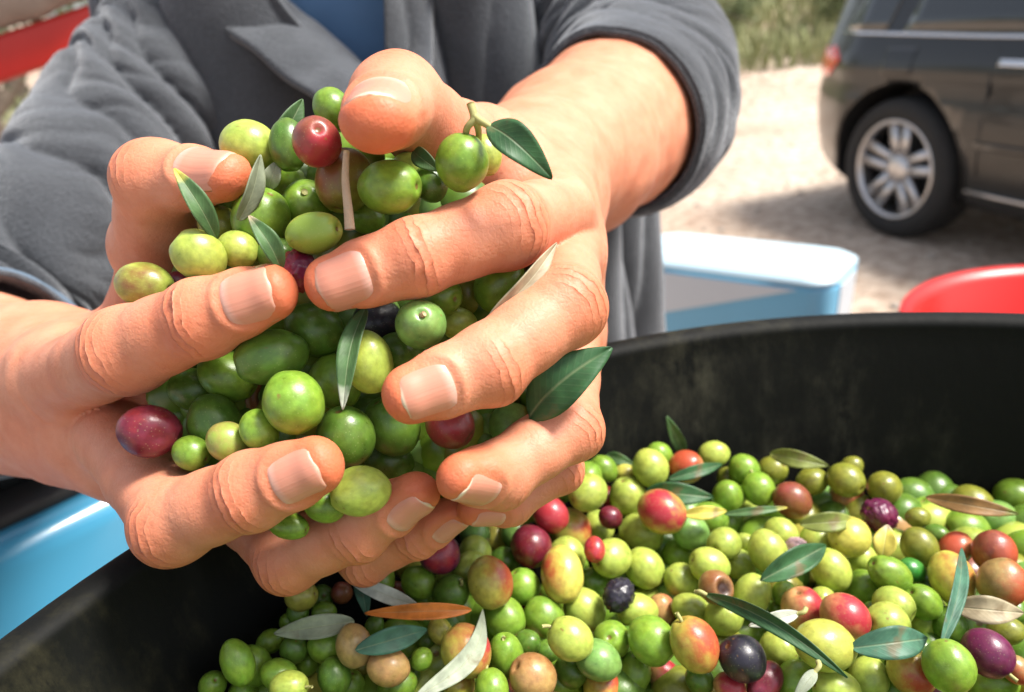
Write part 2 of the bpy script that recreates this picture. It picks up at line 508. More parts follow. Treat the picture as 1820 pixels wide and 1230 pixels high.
L_arm = Arm([((1165, 170, 505, 44), (1088, 222, 445, 48)), ((1088, 222, 445, 48), (1015, 275, 370, 40)), ((1015, 275, 370, 40), (945, 310, 298, 27)),
             ((950, 305, 298, 27), (975, 372, 240, 13)), ((955, 330, 296, 24), (985, 450, 242, 13)),
             ((960, 355, 296, 22), (985, 590, 246, 13)), ((960, 370, 296, 22), (980, 690, 250, 12.5)),
             ((975, 372, 240, 12.5), (985, 450, 240, 12.5)), ((985, 450, 240, 12.5), (985, 590, 244, 12.5)), ((985, 590, 244, 12.5), (980, 690, 248, 12)),
             ((935, 310, 285, 20), (860, 290, 248, 15.5)), ((860, 290, 248, 15.5), (812, 264, 228, 13.2)), ((860, 290, 248, 14), (960, 370, 245, 11)),
             ((900, 330, 250, 13), (940, 600, 262, 11))],
            [L_index, L_middle, L_ring, L_little, L_thumb])
# ---- the person's right hand (left side of the picture)
R_index = Finger("index", [(128, 668, 230, 12.5), (228, 622, 191, 11.2), (362, 566, 181, 9.6), (478, 521, 175, 7.0)], (-0.05, -0.05, -1), 14.0, 13.5)
R_middle = Finger("middle", [(212, 780, 228, 12.2), (312, 925, 186, 10.3), (448, 872, 176, 9.2), (560, 828, 169, 6.9)], (0.0, 0.15, -1), 13.5, 13.0)
R_ring = Finger("ring", [(395, 860, 236, 11.5), (515, 985, 202, 9.6), (635, 937, 194, 8.6), (737, 880, 188, 6.5)], (0.25, 0.75, -0.65), 12.4, 12.0)
R_little = Finger("little", [(510, 900, 242, 10), (650, 985, 218, 8.0), (738, 945, 211, 7.2), (806, 915, 206, 5.6)], (0.3, 0.75, -0.6), 10.4, 10.5)
R_thumb = Finger("thumb", [(280, 436, 226, 13.0), (280, 322, 201, 11.0), (398, 313, 189, 7.0)], (0.15, -0.62, -0.78), 15.0, 15.5, flat=0.9, kind='thumb')
R_arm = Arm([((-430, 600, 470, 44), (-200, 640, 400, 45)), ((-200, 640, 400, 45), (-40, 672, 335, 37)), ((-40, 672, 335, 37), (70, 680, 286, 29)),
             ((70, 680, 286, 29), (120, 668, 246, 15.5)), ((80, 690, 284, 25), (190, 765, 248, 14)), ((90, 700, 284, 22), (350, 840, 256, 13)),
             ((90, 700, 284, 22), (470, 880, 262, 12)), ((120, 668, 244, 15), (190, 765, 246, 14)), ((190, 765, 246, 13.5), (350, 840, 252, 13)), ((350, 840, 252, 13), (470, 880, 258, 12)),
             ((90, 680, 284, 24), (245, 630, 262, 16)), ((245, 630, 262, 16), (300, 515, 246, 13.5)), ((300, 515, 246, 13.5), (286, 440, 230, 12.8)),
             ((150, 740, 262, 20), (225, 815, 245, 13)), ((60, 720, 280, 24), (140, 760, 262, 18))],
            [R_index, R_middle, R_ring, R_little, R_thumb])

def hands_sdf(p, ids=False):
    out = np.full(len(p), 60.0); arm = np.full(len(p), -1); fid = np.full(len(p), -1)
    for ai, A in enumerate((L_arm, R_arm)):
        m = np.nonzero(((p > A.lo) & (p < A.hi)).all(1))[0]
        if not len(m): continue
        r = A.dist(p[m], ids)
        d = r[0] if ids else r
        better = d < out[m]
        out[m] = np.where(better, d, out[m])
        if ids:
            arm[m] = np.where(better, ai, arm[m]); fid[m] = np.where(better, r[1], fid[m])
    return (out, arm, fid) if ids else out

def surface_nets(sdf, lo, hi, h, levels=4):
    H = h * 2 ** levels
    nx = np.ceil((hi - lo) / H).astype(int)
    I = np.stack(np.meshgrid(*[np.arange(k) for k in nx], indexing='ij'), -1).reshape(-1, 3)
    for lev in range(levels + 1):
        Hc = h * 2 ** (levels - lev)
        c = lo + (I + 0.5) * Hc
        d = sdf(c)
        I = I[np.abs(d) < Hc * 0.866 * 1.25 + 0.3]
        if lev < levels:
            off = np.array([(x, y, z) for x in (0, 1) for y in (0, 1) for z in (0, 1)])
            I = (I[:, None, :] * 2 + off).reshape(-1, 3)
    M = 1 << 20
    key = lambda a: (a[..., 0].astype(np.int64) * M + a[..., 1]) * M + a[..., 2]
    off = np.array([(x, y, z) for x in (0, 1) for y in (0, 1) for z in (0, 1)])
    ck = key(I[:, None, :] + off)
    uk, inv = np.unique(ck, return_inverse=True); inv = inv.reshape(ck.shape)
    uc = np.stack([uk // (M * M), (uk // M) % M, uk % M], -1)
    val = sdf(lo + uc * h)
    cv = val[inv]
    act = (cv.min(1) < 0) & (cv.max(1) >= 0)
    I, cv = I[act], cv[act]
    edges = [(a, b) for a in range(8) for b in range(a + 1, 8) if np.abs(off[a] - off[b]).sum() == 1]
    acc = np.zeros((len(I), 3)); cnt = np.zeros(len(I))
    for a, b in edges:
        cr = (cv[:, a] < 0) != (cv[:, b] < 0)
        t = cv[cr, a] / (cv[cr, a] - cv[cr, b])
        acc[cr] += off[a] + (off[b] - off[a]) * t[:, None]; cnt[cr] += 1
    V = lo + (I + acc / cnt[:, None]) * h
    k = key(I); order = np.argsort(k); ks = k[order]
    F = []
    for axn in range(3):
        e = np.zeros(3, int); e[axn] = 1
        bi = int(e @ np.array([4, 2, 1]))
        s0, s1 = cv[:, 0] < 0, cv[:, bi] < 0
        sel = np.nonzero(s0 != s1)[0]
        u = np.zeros(3, int); w = np.zeros(3, int); u[(axn + 1) % 3] = 1; w[(axn + 2) % 3] = 1
        idx = []
        ok = np.ones(len(sel), bool)
        for o in (-u - w, -w, 0 * u, -u):
            kk = key(I[sel] + o); pos = np.searchsorted(ks, kk); pos = np.minimum(pos, len(ks) - 1)
            ok &= ks[pos] == kk; idx.append(order[pos])
        q = np.stack(idx, 1)
        flip = ~s0[sel]
        q[flip] = q[flip][:, ::-1]
        F.append(q[ok])
    return V, np.concatenate(F)

def sdf_grad(sdf, p, e=0.4):
    g = np.zeros_like(p)
    for k in range(3):
        dv = np.zeros(3); dv[k] = e
        g[:, k] = sdf(p + dv) - sdf(p - dv)
    return g / (np.linalg.norm(g, axis=1)[:, None] + 1e-9)

HV, HF = surface_nets(hands_sdf, np.minimum(L_arm.lo, R_arm.lo), np.maximum(L_arm.hi, R_arm.hi), 0.80)
_, H_arm, H_fid = hands_sdf(HV, True)
HN = sdf_grad(hands_sdf, HV)

# per-vertex pigment and knuckle crease coordinates; nail folds are raised around each nail
nV = len(HV)
crease_s = np.zeros(nV); crease_w = np.zeros(nV); redness = np.zeros(nV); disp = np.zeros(nV)
for ai, A in enumerate((L_arm, R_arm)):
    for fi, f in enumerate(A.fingers):
        m = np.nonzero((H_arm == ai) & (H_fid == fi))[0]
        if not len(m): continue
        p = HV[m]
        nj = len(f.J)
        for ji in range(1, nj - 1):
            Jp = f.J[ji]; a1 = unit(f.J[ji] - f.J[ji - 1]); a2 = unit(f.J[ji + 1] - f.J[ji]); axm = unit(a1 + a2)
            dn = a1 - a2
            if np.linalg.norm(dn) < 0.15: dn = f.n
            dors = unit(dn - axm * (dn @ axm)); dors = unit(dors + 0.6 * (f.n - axm * (f.n @ axm)))
            rel = p - Jp; sx = rel @ axm
            rad = rel - sx[:, None] * axm; rl = np.linalg.norm(rad, axis=1) + 1e-6
            dw = np.clip((rad @ dors) / rl * 1.1 - 0.05, 0, 1)
            big = 4.8 if (ji == 1) else 2.6
            w = np.exp(-(sx / big) ** 2) * dw * (rl < f.R[ji] * 2)
            up = w > crease_w[m]
            crease_s[m] = np.where(up, sx, crease_s[m]); crease_w[m] = np.maximum(crease_w[m], w)
            redness[m] = np.maximum(redness[m], 0.45 * np.exp(-(sx / 9) ** 2) * dw)
            disp[m] += 0.8 * np.exp(-(sx / 4.5) ** 2) * dw * (rl < f.R[ji] * 2)
        rel = p - f.J[-1]; sx = rel @ f.ax
        redness[m] = np.maximum(redness[m], np.clip((sx + 13) / 16, 0, 1) * 0.9)
        # nail fold
        L = np.linalg.norm(f.J[-1] - f.J[-2])
        c = f.J[-1] - f.ax * (f.nail_l * 0.5 - f.R[-1] * 0.62)       # nail centre on the axis
        f.nc = c
        rel = p - c; u = rel @ f.side; v = rel @ f.ax; w = rel @ f.n
        hw, hl = f.nail_w / 2, f.nail_l / 2
        q = (np.abs(u / hw) ** 3.2 + np.abs(v / hl) ** 3.2) ** (1 / 3.2)
        dd = (q - 1.0) * hw
        dors = (w > 0) & (v < hl * 1.3)
        prox = np.clip(0.5 - v / hl * 0.5, 0.25, 1)
        fold = 0.45 * np.exp(-((dd - 0.9) / 1.0) ** 2) * prox - 0.42 * (1 / (1 + np.exp(np.clip((dd + 0.1) / 0.3, -30, 30))))
        disp[m] += np.where(dors, fold, 0)
disp += 0.5 * (vnoise(HV / 9.0, 2) - 0.5) * np.where(H_fid < 0, 2.2, 0.8)
HV2 = HV + HN * disp[:, None]

# tendons and veins on the forearms
m = H_fid < 0
HV2[m] += HN[m] * (0.9 * (vnoise(HV[m] / np.array([26., 16., 40.]), 8) - 0.5))[:, None]

# ---- skin
m_, n, l, b = new_mat("skin")
tc = n.new("ShaderNodeTexCoord")
ar = n.new("ShaderNodeAttribute"); ar.attribute_name = "redness"
aw = n.new("ShaderNodeAttribute"); aw.attribute_name = "crease_w"
as_ = n.new("ShaderNodeAttribute"); as_.attribute_name = "crease_s"
base = n.new("ShaderNodeMix"); base.data_type = 'RGBA'
base.inputs["A"].default_value = (0.60, 0.262, 0.160, 1); base.inputs["B"].default_value = (0.62, 0.165, 0.075, 1)
nbig = n.new("ShaderNodeTexNoise"); nbig.inputs["Scale"].default_value = 34; nbig.inputs["Detail"].default_value = 4
l.new(tc.outputs["Object"], nbig.inputs["Vector"])
rsum = n.new("ShaderNodeMath"); rsum.operation = 'MULTIPLY_ADD'; rsum.inputs[1].default_value = 0.9; rsum.use_clamp = True
sb = n.new("ShaderNodeMath"); sb.operation = 'SUBTRACT'; sb.inputs[1].default_value = 0.38; l.new(nbig.outputs["Fac"], sb.inputs[0])
l.new(sb.outputs[0], rsum.inputs[0]); l.new(ar.outputs["Fac"], rsum.inputs[2]); l.new(rsum.outputs[0], base.inputs["Factor"])
nz = n.new("ShaderNodeTexNoise"); nz.inputs["Scale"].default_value = 95; nz.inputs["Detail"].default_value = 9; nz.inputs["Roughness"].default_value = 0.68
l.new(tc.outputs["Object"], nz.inputs["Vector"])
mott = n.new("ShaderNodeMix"); mott.data_type = 'RGBA'; mott.blend_type = 'MULTIPLY'
rmp = n.new("ShaderNodeValToRGB"); rmp.color_ramp.elements[0].position = 0.3; rmp.color_ramp.elements[0].color = (0.84, 0.66, 0.56, 1)
rmp.color_ramp.elements[1].position = 0.65; rmp.color_ramp.elements[1].color = (1, 1, 1, 1)
l.new(nz.outputs["Fac"], rmp.inputs[0]); mott.inputs["Factor"].default_value = 0.75
l.new(base.outputs["Result"], mott.inputs["A"]); l.new(rmp.outputs[0], mott.inputs["B"])
l.new(mott.outputs["Result"], b.inputs["Base Color"])
b.inputs["Roughness"].default_value = 0.54
b.inputs["Specular IOR Level"].default_value = 0.38
b.inputs["Subsurface Weight"].default_value = 0.28
b.inputs["Subsurface Radius"].default_value = (1.0, 0.32, 0.14)
b.inputs["Subsurface Scale"].default_value = 0.0025
# fine skin texture + knuckle creases
vo = n.new("ShaderNodeTexVoronoi"); vo.inputs["Scale"].default_value = 1300; l.new(tc.outputs["Object"], vo.inputs["Vector"])
nd = n.new("ShaderNodeTexNoise"); nd.inputs["Scale"].default_value = 170; nd.inputs["Detail"].default_value = 3
l.new(tc.outputs["Object"], nd.inputs["Vector"])
def mth(op, a, bb=None, clamp=False):
    q = n.new("ShaderNodeMath"); q.operation = op; q.use_clamp = clamp
    for i, x in enumerate((a, bb)):
        if x is None: continue
        if isinstance(x, (int, float)): q.inputs[i].default_value = x
        else: l.new(x, q.inputs[i])
    return q.outputs[0]
ph = mth('ADD', mth('MULTIPLY', as_.outputs["Fac"], 1.45), mth('MULTIPLY', nd.outputs["Fac"], 4.6))
ridge = mth('POWER', mth('ABSOLUTE', mth('SINE', ph)), 0.38)
cre = mth('MULTIPLY', mth('SUBTRACT', ridge, 1.0), aw.outputs["Fac"])
ve = n.new('ShaderNodeTexVoronoi'); ve.feature = 'DISTANCE_TO_EDGE'; ve.inputs['Scale'].default_value = 620; l.new(tc.outputs['Object'], ve.inputs['Vector'])
lines = mth('MULTIPLY', mth('MINIMUM', ve.outputs['Distance'], 0.14), 0.36)
hsum = mth('ADD', mth('MULTIPLY', cre, 1.25), mth('ADD', mth('MULTIPLY', vo.outputs["Distance"], 0.10), lines))
nlow = n.new("ShaderNodeTexNoise"); nlow.inputs["Scale"].default_value = 420; nlow.inputs["Detail"].default_value = 4
l.new(tc.outputs["Object"], nlow.inputs["Vector"])
hsum = mth('ADD', hsum, mth('MULTIPLY', nlow.outputs["Fac"], 0.42))
bp = n.new("ShaderNodeBump"); bp.inputs["Strength"].default_value = 0.85; bp.inputs["Distance"].default_value = 0.00055
l.new(hsum, bp.inputs["Height"]); l.new(bp.outputs[0], b.inputs["Normal"])
SKIN = m_

# ---- nails
m_, n, l, b = new_mat("fingernail")
at = n.new("ShaderNodeAttribute"); at.attribute_name = "nail_v"
rp = n.new("ShaderNodeValToRGB"); e = rp.color_ramp.elements
e[0].position = 0.0; e[0].color = (0.60, 0.31, 0.24, 1)
e[1].position = 1.0; e[1].color = (0.60, 0.30, 0.22, 1)
for pos, c_ in ((0.14, (0.62, 0.34, 0.27)), (0.27, (0.56, 0.235, 0.16)), (0.90, (0.58, 0.235, 0.16))):
    q = e.new(pos); q.color = (*c_, 1)
l.new(at.outputs["Fac"], rp.inputs[0])
oi = n.new("ShaderNodeObjectInfo"); em = n.new("ShaderNodeMapRange"); em.inputs["From Min"].default_value = 0.93; em.inputs["From Max"].default_value = 0.965
l.new(at.outputs["Fac"], em.inputs["Value"])
ex = n.new("ShaderNodeMix"); ex.data_type = 'RGBA'; l.new(em.outputs[0], ex.inputs["Factor"]); l.new(rp.outputs[0], ex.inputs["A"]); l.new(oi.outputs["Color"], ex.inputs["B"])
l.new(ex.outputs["Result"], b.inputs["Base Color"])
b.inputs["Roughness"].default_value = 0.38
b.inputs["Subsurface Weight"].default_value = 0.15; b.inputs["Subsurface Scale"].default_value = 0.0015
tc = n.new("ShaderNodeTexCoord")
au = n.new("ShaderNodeAttribute"); au.attribute_name = "nail_u"
wv = n.new("ShaderNodeTexNoise"); wv.noise_dimensions = '1D'; wv.inputs["Scale"].default_value = 9; wv.inputs["Detail"].default_value = 3
l.new(au.outputs["Fac"], wv.inputs["W"])
bp = n.new("ShaderNodeBump"); bp.inputs["Strength"].default_value = 0.25; bp.inputs["Distance"].default_value = 0.0003
l.new(wv.outputs["Fac"], bp.inputs["Height"]); l.new(bp.outputs[0], b.inputs["Normal"])
NAIL = m_

person_origin = np.array([-0.085, 0.70, 0.0])
# torso, neck and head: coarse field in world millimetres, hidden under the clothing or above the picture
def body_sdf(p):
    segs = [((-85, 720, 780), (-85, 715, 1050), 130, 125, 8), ((-85, 715, 1050), (-85, 715, 1330), 125, 120, 8),
            ((-200, 715, 1340), (30, 715, 1340), 58, 58, 8), ((-85, 715, 1370), (-85, 700, 1500), 58, 55, 8),
            ((-85, 690, 1560), (-85, 705, 1640), 78, 92, 8), ((-85, 640, 1545), (-85, 690, 1560), 40, 60, 8), ((-85, 598, 1588), (-85, 612, 1615), 12, 9, 8),
            ((-170, 720, 760), (-185, 735, 420), 85, 60, 8), ((-185, 735, 420), (-190, 760, 90), 58, 42, 8),
            ((0, 720, 760), (20, 735, 420), 85, 60, 8), ((20, 735, 420), (25, 760, 90), 58, 42, 8),
            (tuple(to_world(P(450, -120, 610)) * 1000), tuple(to_world(P(180, 330, 520)) * 1000), 56, 46, 8), (tuple(to_world(P(180, 330, 520)) * 1000), tuple(to_world(P(-430, 600, 470)) * 1000), 46, 43, 8),
            (tuple(to_world(P(1010, -230, 610)) * 1000), tuple(to_world(P(1090, 50, 545)) * 1000), 56, 47, 8), (tuple(to_world(P(1090, 50, 545)) * 1000), tuple(to_world(P(1165, 170, 505)) * 1000), 47, 44, 8)]
    d = np.full(len(p), 300.0)
    for a, bq, r1, r2, k in segs:
        d = smin(d, d_rcone(p, np.array(a, float), np.array(bq, float), r1, r2), 40)
    return d
BV, BF = surface_nets(body_sdf, np.array([-700., 250., 40.]), np.array([500., 1000., 1800.]), 12.0, 3)
allV = np.concatenate([to_world(HV2), BV * 0.001]); allF = np.concatenate([HF[:, ::-1], BF + len(HV2)])
person = obj_np("person", allV, allF, SKIN, origin=person_origin)
z0 = np.zeros(len(BV))
add_attr(person.data, "redness", np.concatenate([redness, z0]))
add_attr(person.data, "crease_w", np.concatenate([crease_w, z0]))
add_attr(person.data, "crease_s", np.concatenate([crease_s, z0]))
tag(person, "person in a dark grey jacket holding out olives in two cupped hands", "person")

def make_nail(f):
    nu, nv = 17, 22
    U = np.linspace(-1, 1, nu); Vv = np.linspace(-1, 1, nv)
    hw, hl = f.nail_w / 2, f.nail_l / 2
    pts, sink = [], []
    for v in Vv:
        # rounded root and free edge
        if v < 0: wscale = (1 - min(1, abs(v)) ** 5) ** 0.30 if abs(v) < 1 else 0.0
        else: wscale = (1.0 - (0.16 if f.kind == 'thumb' else 0.07) * v ** 2) * (1 - 0.85 * v ** 12) ** 0.5
        for u in U:
            vv = v * hl
            if v > 0: vv += -0.9 * (u ** 2) * v
            else: vv += 0.6 * (u ** 2) * (-v)
            pts.append((u * hw * max(wscale, 0.35), vv))
            edge = max(abs(u) ** 6, (max(0, -v)) ** 8)
            sink.append(0.30 - 1.15 * edge + (0.06 * max(0, v - 0.75) / 0.25))
    pts = np.array(pts); sink = np.array(sink)
    # march from outside along -n onto the finger
    start = f.nc + pts[:, :1] * f.side + pts[:, 1:] * f.ax
    t = np.full(len(pts), 16.0)
    for _ in range(40):
        d = f.dist(start + t[:, None] * f.n)
        t -= d * 0.8
    # keep the free edge straight instead of curling round the tip: extend the slope from 60 % of the nail
    T = np.maximum(t, f.R[-1] * 0.12).reshape(nv, nu)
    k0 = int(nv * 0.55)
    for i in range(k0 + 1, nv):
        slope = (T[k0] - T[k0 - 4]) / 4
        lin = T[k0] + slope * (i - k0) - 0.010 * (i - k0) ** 2
        T[i] = np.maximum(T[i], lin)
    T = np.maximum(T, T[:, nu // 2][:, None] - hw * 0.60)
    top = start + (T.ravel() + sink - 0.42)[:, None] * f.n
    bot = top - 0.55 * f.n
    V = np.concatenate([top, bot]); F = grid_faces(nv, nu); nq = nu * nv
    F2 = F[:, ::-1] + nq
    rim = []
    ring = [j for j in range(nu)] + [i * nu + nu - 1 for i in range(1, nv)] + [(nv - 1) * nu + j for j in range(nu - 2, -1, -1)] + [i * nu for i in range(nv - 2, 0, -1)]
    for a, bq in zip(ring, ring[1:] + ring[:1]): rim.append((a, bq, bq + nq, a + nq))
    o = obj_np("fingernail", to_world(V), np.concatenate([F, F2, np.array(rim)]), NAIL, person)
    vs = np.repeat((Vv + 1) / 2, nu); us = np.tile(U, nv)
    add_attr(o.data, "nail_v", np.concatenate([vs, vs])); add_attr(o.data, "nail_u", np.concatenate([us, us]) + f.J[-1][0])
    bm = bmesh.new(); bm.from_mesh(o.data); bmesh.ops.recalc_face_normals(bm, faces=bm.faces); bm.to_mesh(o.data); bm.free()
    return o
for A in (L_arm, R_arm):
    for f in A.fingers: make_nail(f).color = (0.70, 0.55, 0.40, 1) if f in (L_middle, L_ring, R_ring, L_thumb) else (0.60, 0.33, 0.24, 1)
# ================================================================ clothing (children of the person)
m_, n, l, b = new_mat("charcoal_fleece")
tc = n.new("ShaderNodeTexCoord")
nz = n.new("ShaderNodeTexNoise"); nz.inputs["Scale"].default_value = 700; nz.inputs["Detail"].default_value = 4
nl = n.new("ShaderNodeTexNoise"); nl.inputs["Scale"].default_value = 18; nl.inputs["Detail"].default_value = 4
for q in (nz, nl): l.new(tc.outputs["Object"], q.inputs["Vector"])
rp = n.new("ShaderNodeValToRGB"); rp.color_ramp.elements[0].position = .3; rp.color_ramp.elements[0].color = (0.034, 0.037, 0.042, 1)
rp.color_ramp.elements[1].position = .7; rp.color_ramp.elements[1].color = (0.088, 0.095, 0.106, 1)
mxx = n.new("ShaderNodeMath"); mxx.operation = 'MULTIPLY_ADD'; mxx.inputs[1].default_value = 0.5
l.new(nz.outputs["Fac"], mxx.inputs[0])
hf = n.new("ShaderNodeMath"); hf.operation = 'MULTIPLY'; hf.inputs[1].default_value = 0.5; l.new(nl.outputs["Fac"], hf.inputs[0]); l.new(hf.outputs[0], mxx.inputs[2])
l.new(mxx.outputs[0], rp.inputs[0]); l.new(rp.outputs[0], b.inputs["Base Color"])
b.inputs["Roughness"].default_value = 0.9; b.inputs["Specular IOR Level"].default_value = 0.15
b.inputs["Sheen Weight"].default_value = 0.55; b.inputs["Sheen Roughness"].default_value = 0.4; b.inputs["Sheen Tint"].default_value = (0.9, 0.94, 1.0, 1)
bp = n.new("ShaderNodeBump"); bp.inputs["Strength"].default_value = 0.9; bp.inputs["Distance"].default_value = 0.0016
l.new(nz.outputs["Fac"], bp.inputs["Height"]); l.new(bp.outputs[0], b.inputs["Normal"])
FLEECE = m_
SHIRT = simple_mat("blue_cotton", (0.075, 0.16, 0.30), 0.85, var=0.15, scale=40, bump=0.2, bscale=900)
LINING = simple_mat("pale_blue_hem", (0.09, 0.13, 0.18), 0.85, var=0.15, scale=60)
TROUSER = simple_mat("dark_denim", (0.03, 0.04, 0.07), 0.9, var=0.3, scale=50)

def ridge_wave(x):
    """rounded folds with narrow valleys"""
    return np.abs(np.sin(x)) ** 0.6

def sleeve(path, name, parent, seed, fold_len, amp, cuff_at, nt=260, na=150, slant=0.9, mat=None):
    """path: px,py,z,r control points shoulder -> cuff; folds run round the arm, deepest inside the elbow"""
    ctrl = np.array([np.append(P(*p[:3]), p[3]) for p in path])
    c = catmull(ctrl, 40)
    # resample by length
    d = np.r_[0, np.cumsum(np.linalg.norm(np.diff(c[:, :3], axis=0), axis=1))]
    s = np.linspace(0, d[-1], nt)
    pts = np.stack([np.interp(s, d, c[:, k]) for k in range(3)], -1); rad = np.interp(s, d, c[:, 3])
    T = np.gradient(pts, axis=0); T /= np.linalg.norm(T, axis=1)[:, None]
    N = np.cross(T[0], np.array([0, 0, 1.0])); N /= np.linalg.norm(N)
    a = np.linspace(0, 2 * np.pi, na, endpoint=False)
    V = np.zeros((nt, na, 3)); dirs = np.zeros((nt, na, 3))
    for i in range(nt):
        N = N - T[i] * (N @ T[i]); N /= np.linalg.norm(N); B = np.cross(T[i], N)
        dirs[i] = np.cos(a)[:, None] * N + np.sin(a)[:, None] * B
    S, Aq = np.meshgrid(s, a, indexing='ij')
    base = pts[:, None] + dirs * rad[:, None, None]
    nz1 = vnoise(base / 48.0, seed); nz2 = vnoise(base / 22.0, seed + 1); nz3 = vnoise(base / 100.0, seed + 2)
    # wrinkles: two interfering slanted trains whose strength varies over the cloth
    ph1 = np.pi * S / fold_len + slant * np.sin(Aq + 0.6) * 1.6 + 6.0 * nz1 + 1.5 * nz2
    ph2 = np.pi * S / (fold_len * 1.6) - slant * np.cos(Aq) * 2.0 + 7 * nz3 + 2.0 * nz1
    w1 = np.clip(1.7 * vnoise(base / 70.0, seed + 5) - 0.25, 0, 1)
    dsp = amp * (w1 * ridge_wave(ph1) + 0.8 * (1 - w1) * ridge_wave(ph2) - 0.55) + 2.2 * (nz2 - 0.5) + 6 * (nz3 - .5) + 2.6 * w1 * (ridge_wave(np.pi * S / (fold_len * .42) + 3.0 * np.sin(Aq * 2 + 1) + 7 * nz1) - .5)
    fade = np.clip((d[-1] - S) / cuff_at, 0.25, 1)
    dsp = dsp * fade
    V = base + dirs * dsp[..., None]
    Vw = to_world(V.reshape(-1, 3))
    F = grid_faces(nt, na, True)
    # inner wall
    inner = to_world((V - dirs * 3.0)[int(nt * .6):].reshape(-1, 3))
    k0 = len(Vw); ni = nt - int(nt * .6)
    Fi = grid_faces(ni, na, True)[:, ::-1] + k0
    j = np.arange(na); j2 = (j + 1) % na
    rimf = np.stack([(nt - 1) * na + j, k0 + (ni - 1) * na + j, k0 + (ni - 1) * na + j2, (nt - 1) * na + j2], -1)
    o = obj_np(name, np.concatenate([Vw, inner]), np.concatenate([F, Fi, rimf]), mat or FLEECE, parent)
    return o, V, dirs

def ring_band(name, V, dirs, rows, lift, mat, parent, fold=0.0):
    """a turned-back hem following the end of a sleeve"""
    rng_ = V[rows]; dd = dirs[rows]; nr = len(rng_)
    t = np.linspace(0, 1, nr)
    prof = lift * (np.sin(np.pi * np.clip(t, 0.02, .98)) ** 0.35)
    out = rng_ + dd * prof[:, None, None]
    inn = rng_ - dd * 1.0
    na = V.shape[1]
    Vw = to_world(np.concatenate([out, inn[::-1]]).reshape(-1, 3))
    nr2 = nr * 2
    F = grid_faces(nr2, na, True)
    j = np.arange(na); j2 = (j + 1) % na
    close = np.stack([(nr2 - 1) * na + j, j, j2, (nr2 - 1) * na + j2], -1)
    return obj_np(name, Vw, np.concatenate([F, close]), mat, parent)

# ---- jacket body: an open-fronted shell in world metres round the torso
TC = np.array([-0.085, 0.715])
def torso_pt(phi, z, off=0.0):
    """phi 0 = towards the camera, + = picture right"""
    t = np.clip((z - 0.72) / (1.42 - 0.72), 0, 1)
    a = np.interp(t, [0, .3, .6, .85, 1.0], [0.212, 0.196, 0.192, 0.188, 0.115]) + off
    bb = np.interp(t, [0, .3, .6, .85, 1.0], [0.165, 0.152, 0.148, 0.135, 0.085]) + off
    return np.stack([TC[0] + a * np.sin(phi), TC[1] - bb * np.cos(phi), z + 0 * phi], -1)

def shell(name, phi0, phi1, z0, z1, fold_fn, mat, parent, off=0.0, nphi=170, nz_=190, thick=0.004, edge=None):
    z = np.linspace(z0, z1, nz_); u = np.linspace(0, 1, nphi)
    U, Z = np.meshgrid(u, z, indexing='ij')
    p0 = phi0(Z) if callable(phi0) else phi0 + 0 * Z
    p1 = phi1(Z) if callable(phi1) else phi1 + 0 * Z
    PHI = p0 + (p1 - p0) * U
    base = torso_pt(PHI, Z, off); nrm = np.stack([np.sin(PHI), -np.cos(PHI), 0 * PHI], -1)
    V = base + nrm * fold_fn(PHI, Z)[..., None]
    I = V - nrm * thick
    F = grid_faces(nphi, nz_); k = nphi * nz_
    ring = [j for j in range(nz_)] + [i * nz_ + nz_ - 1 for i in range(1, nphi)] + [(nphi - 1) * nz_ + j for j in range(nz_ - 2, -1, -1)] + [i * nz_ for i in range(nphi - 2, 0, -1)]
    rim = np.array([(a, c, c + k, a + k) for a, c in zip(ring, ring[1:] + ring[:1])])
    return obj_np(name, np.concatenate([V.reshape(-1, 3), I.reshape(-1, 3)]), np.concatenate([F[:, ::-1], F + k, rim[:, ::-1]]), mat, parent)

def fold_left(phi, z):
    q = np.stack([phi * 4, z * 9, 0 * z], -1)
    d = 0.030 * ridge_wave(phi * 5.2 - z * 9.0 + 2.2 * vnoise(q * .5, 21) + 1.0) + 0.009 * ridge_wave(phi * 9 + z * 16 + 3 * vnoise(q, 22))
    return d + 0.010 * (vnoise(q * 1.5, 23) - .5)
def fold_right(phi, z):
    q = np.stack([phi * 4, z * 7, 0 * z], -1)
    d = 0.030 * ridge_wave(phi * 9.0 + z * 2.6 + 1.6 * vnoise(q * .5, 31)) + 0.008 * ridge_wave(phi * 15 - z * 6 + 3 * vnoise(q, 32))
    return d + 0.008 * (vnoise(q * 1.5, 33) - .5)

jacket = bpy.data.objects.new("jacket", None); link(jacket, person); jacket.location = (0, 0, 0)
jacket["label"] = "dark charcoal fleece jacket with rolled sleeves"
open_l = lambda z: np.interp(z, [0.7, 1.0, 1.16, 1.42], [0.04, 0.03, -0.02, -0.72])
open_r = lambda z: np.interp(z, [0.7, 1.0, 1.16, 1.42], [0.10, 0.09, 0.08, 0.22])
shell("front_panel", -1.95, open_l, 0.70, 1.42, fold_left, FLEECE, jacket, off=0.010)
shell("front_panel", open_r, 1.95, 0.70, 1.42, fold_right, FLEECE, jacket, off=0.012)
shell("back_panel", 1.9, 2 * math.pi - 1.9, 0.70, 1.42, lambda p, z: 0.01 * ridge_wave(p * 6 + z * 8), FLEECE, jacket, off=0.010, nphi=60, nz_=60)
shell("shirt", -1.3, 1.3, 0.80, 1.42, lambda p, z: 0.006 * ridge_wave(p * 5 + z * 14 + 2 * vnoise(np.stack([p * 3, z * 8, 0 * z], -1), 41)), SHIRT, person, off=-0.006, nphi=80, nz_=80)

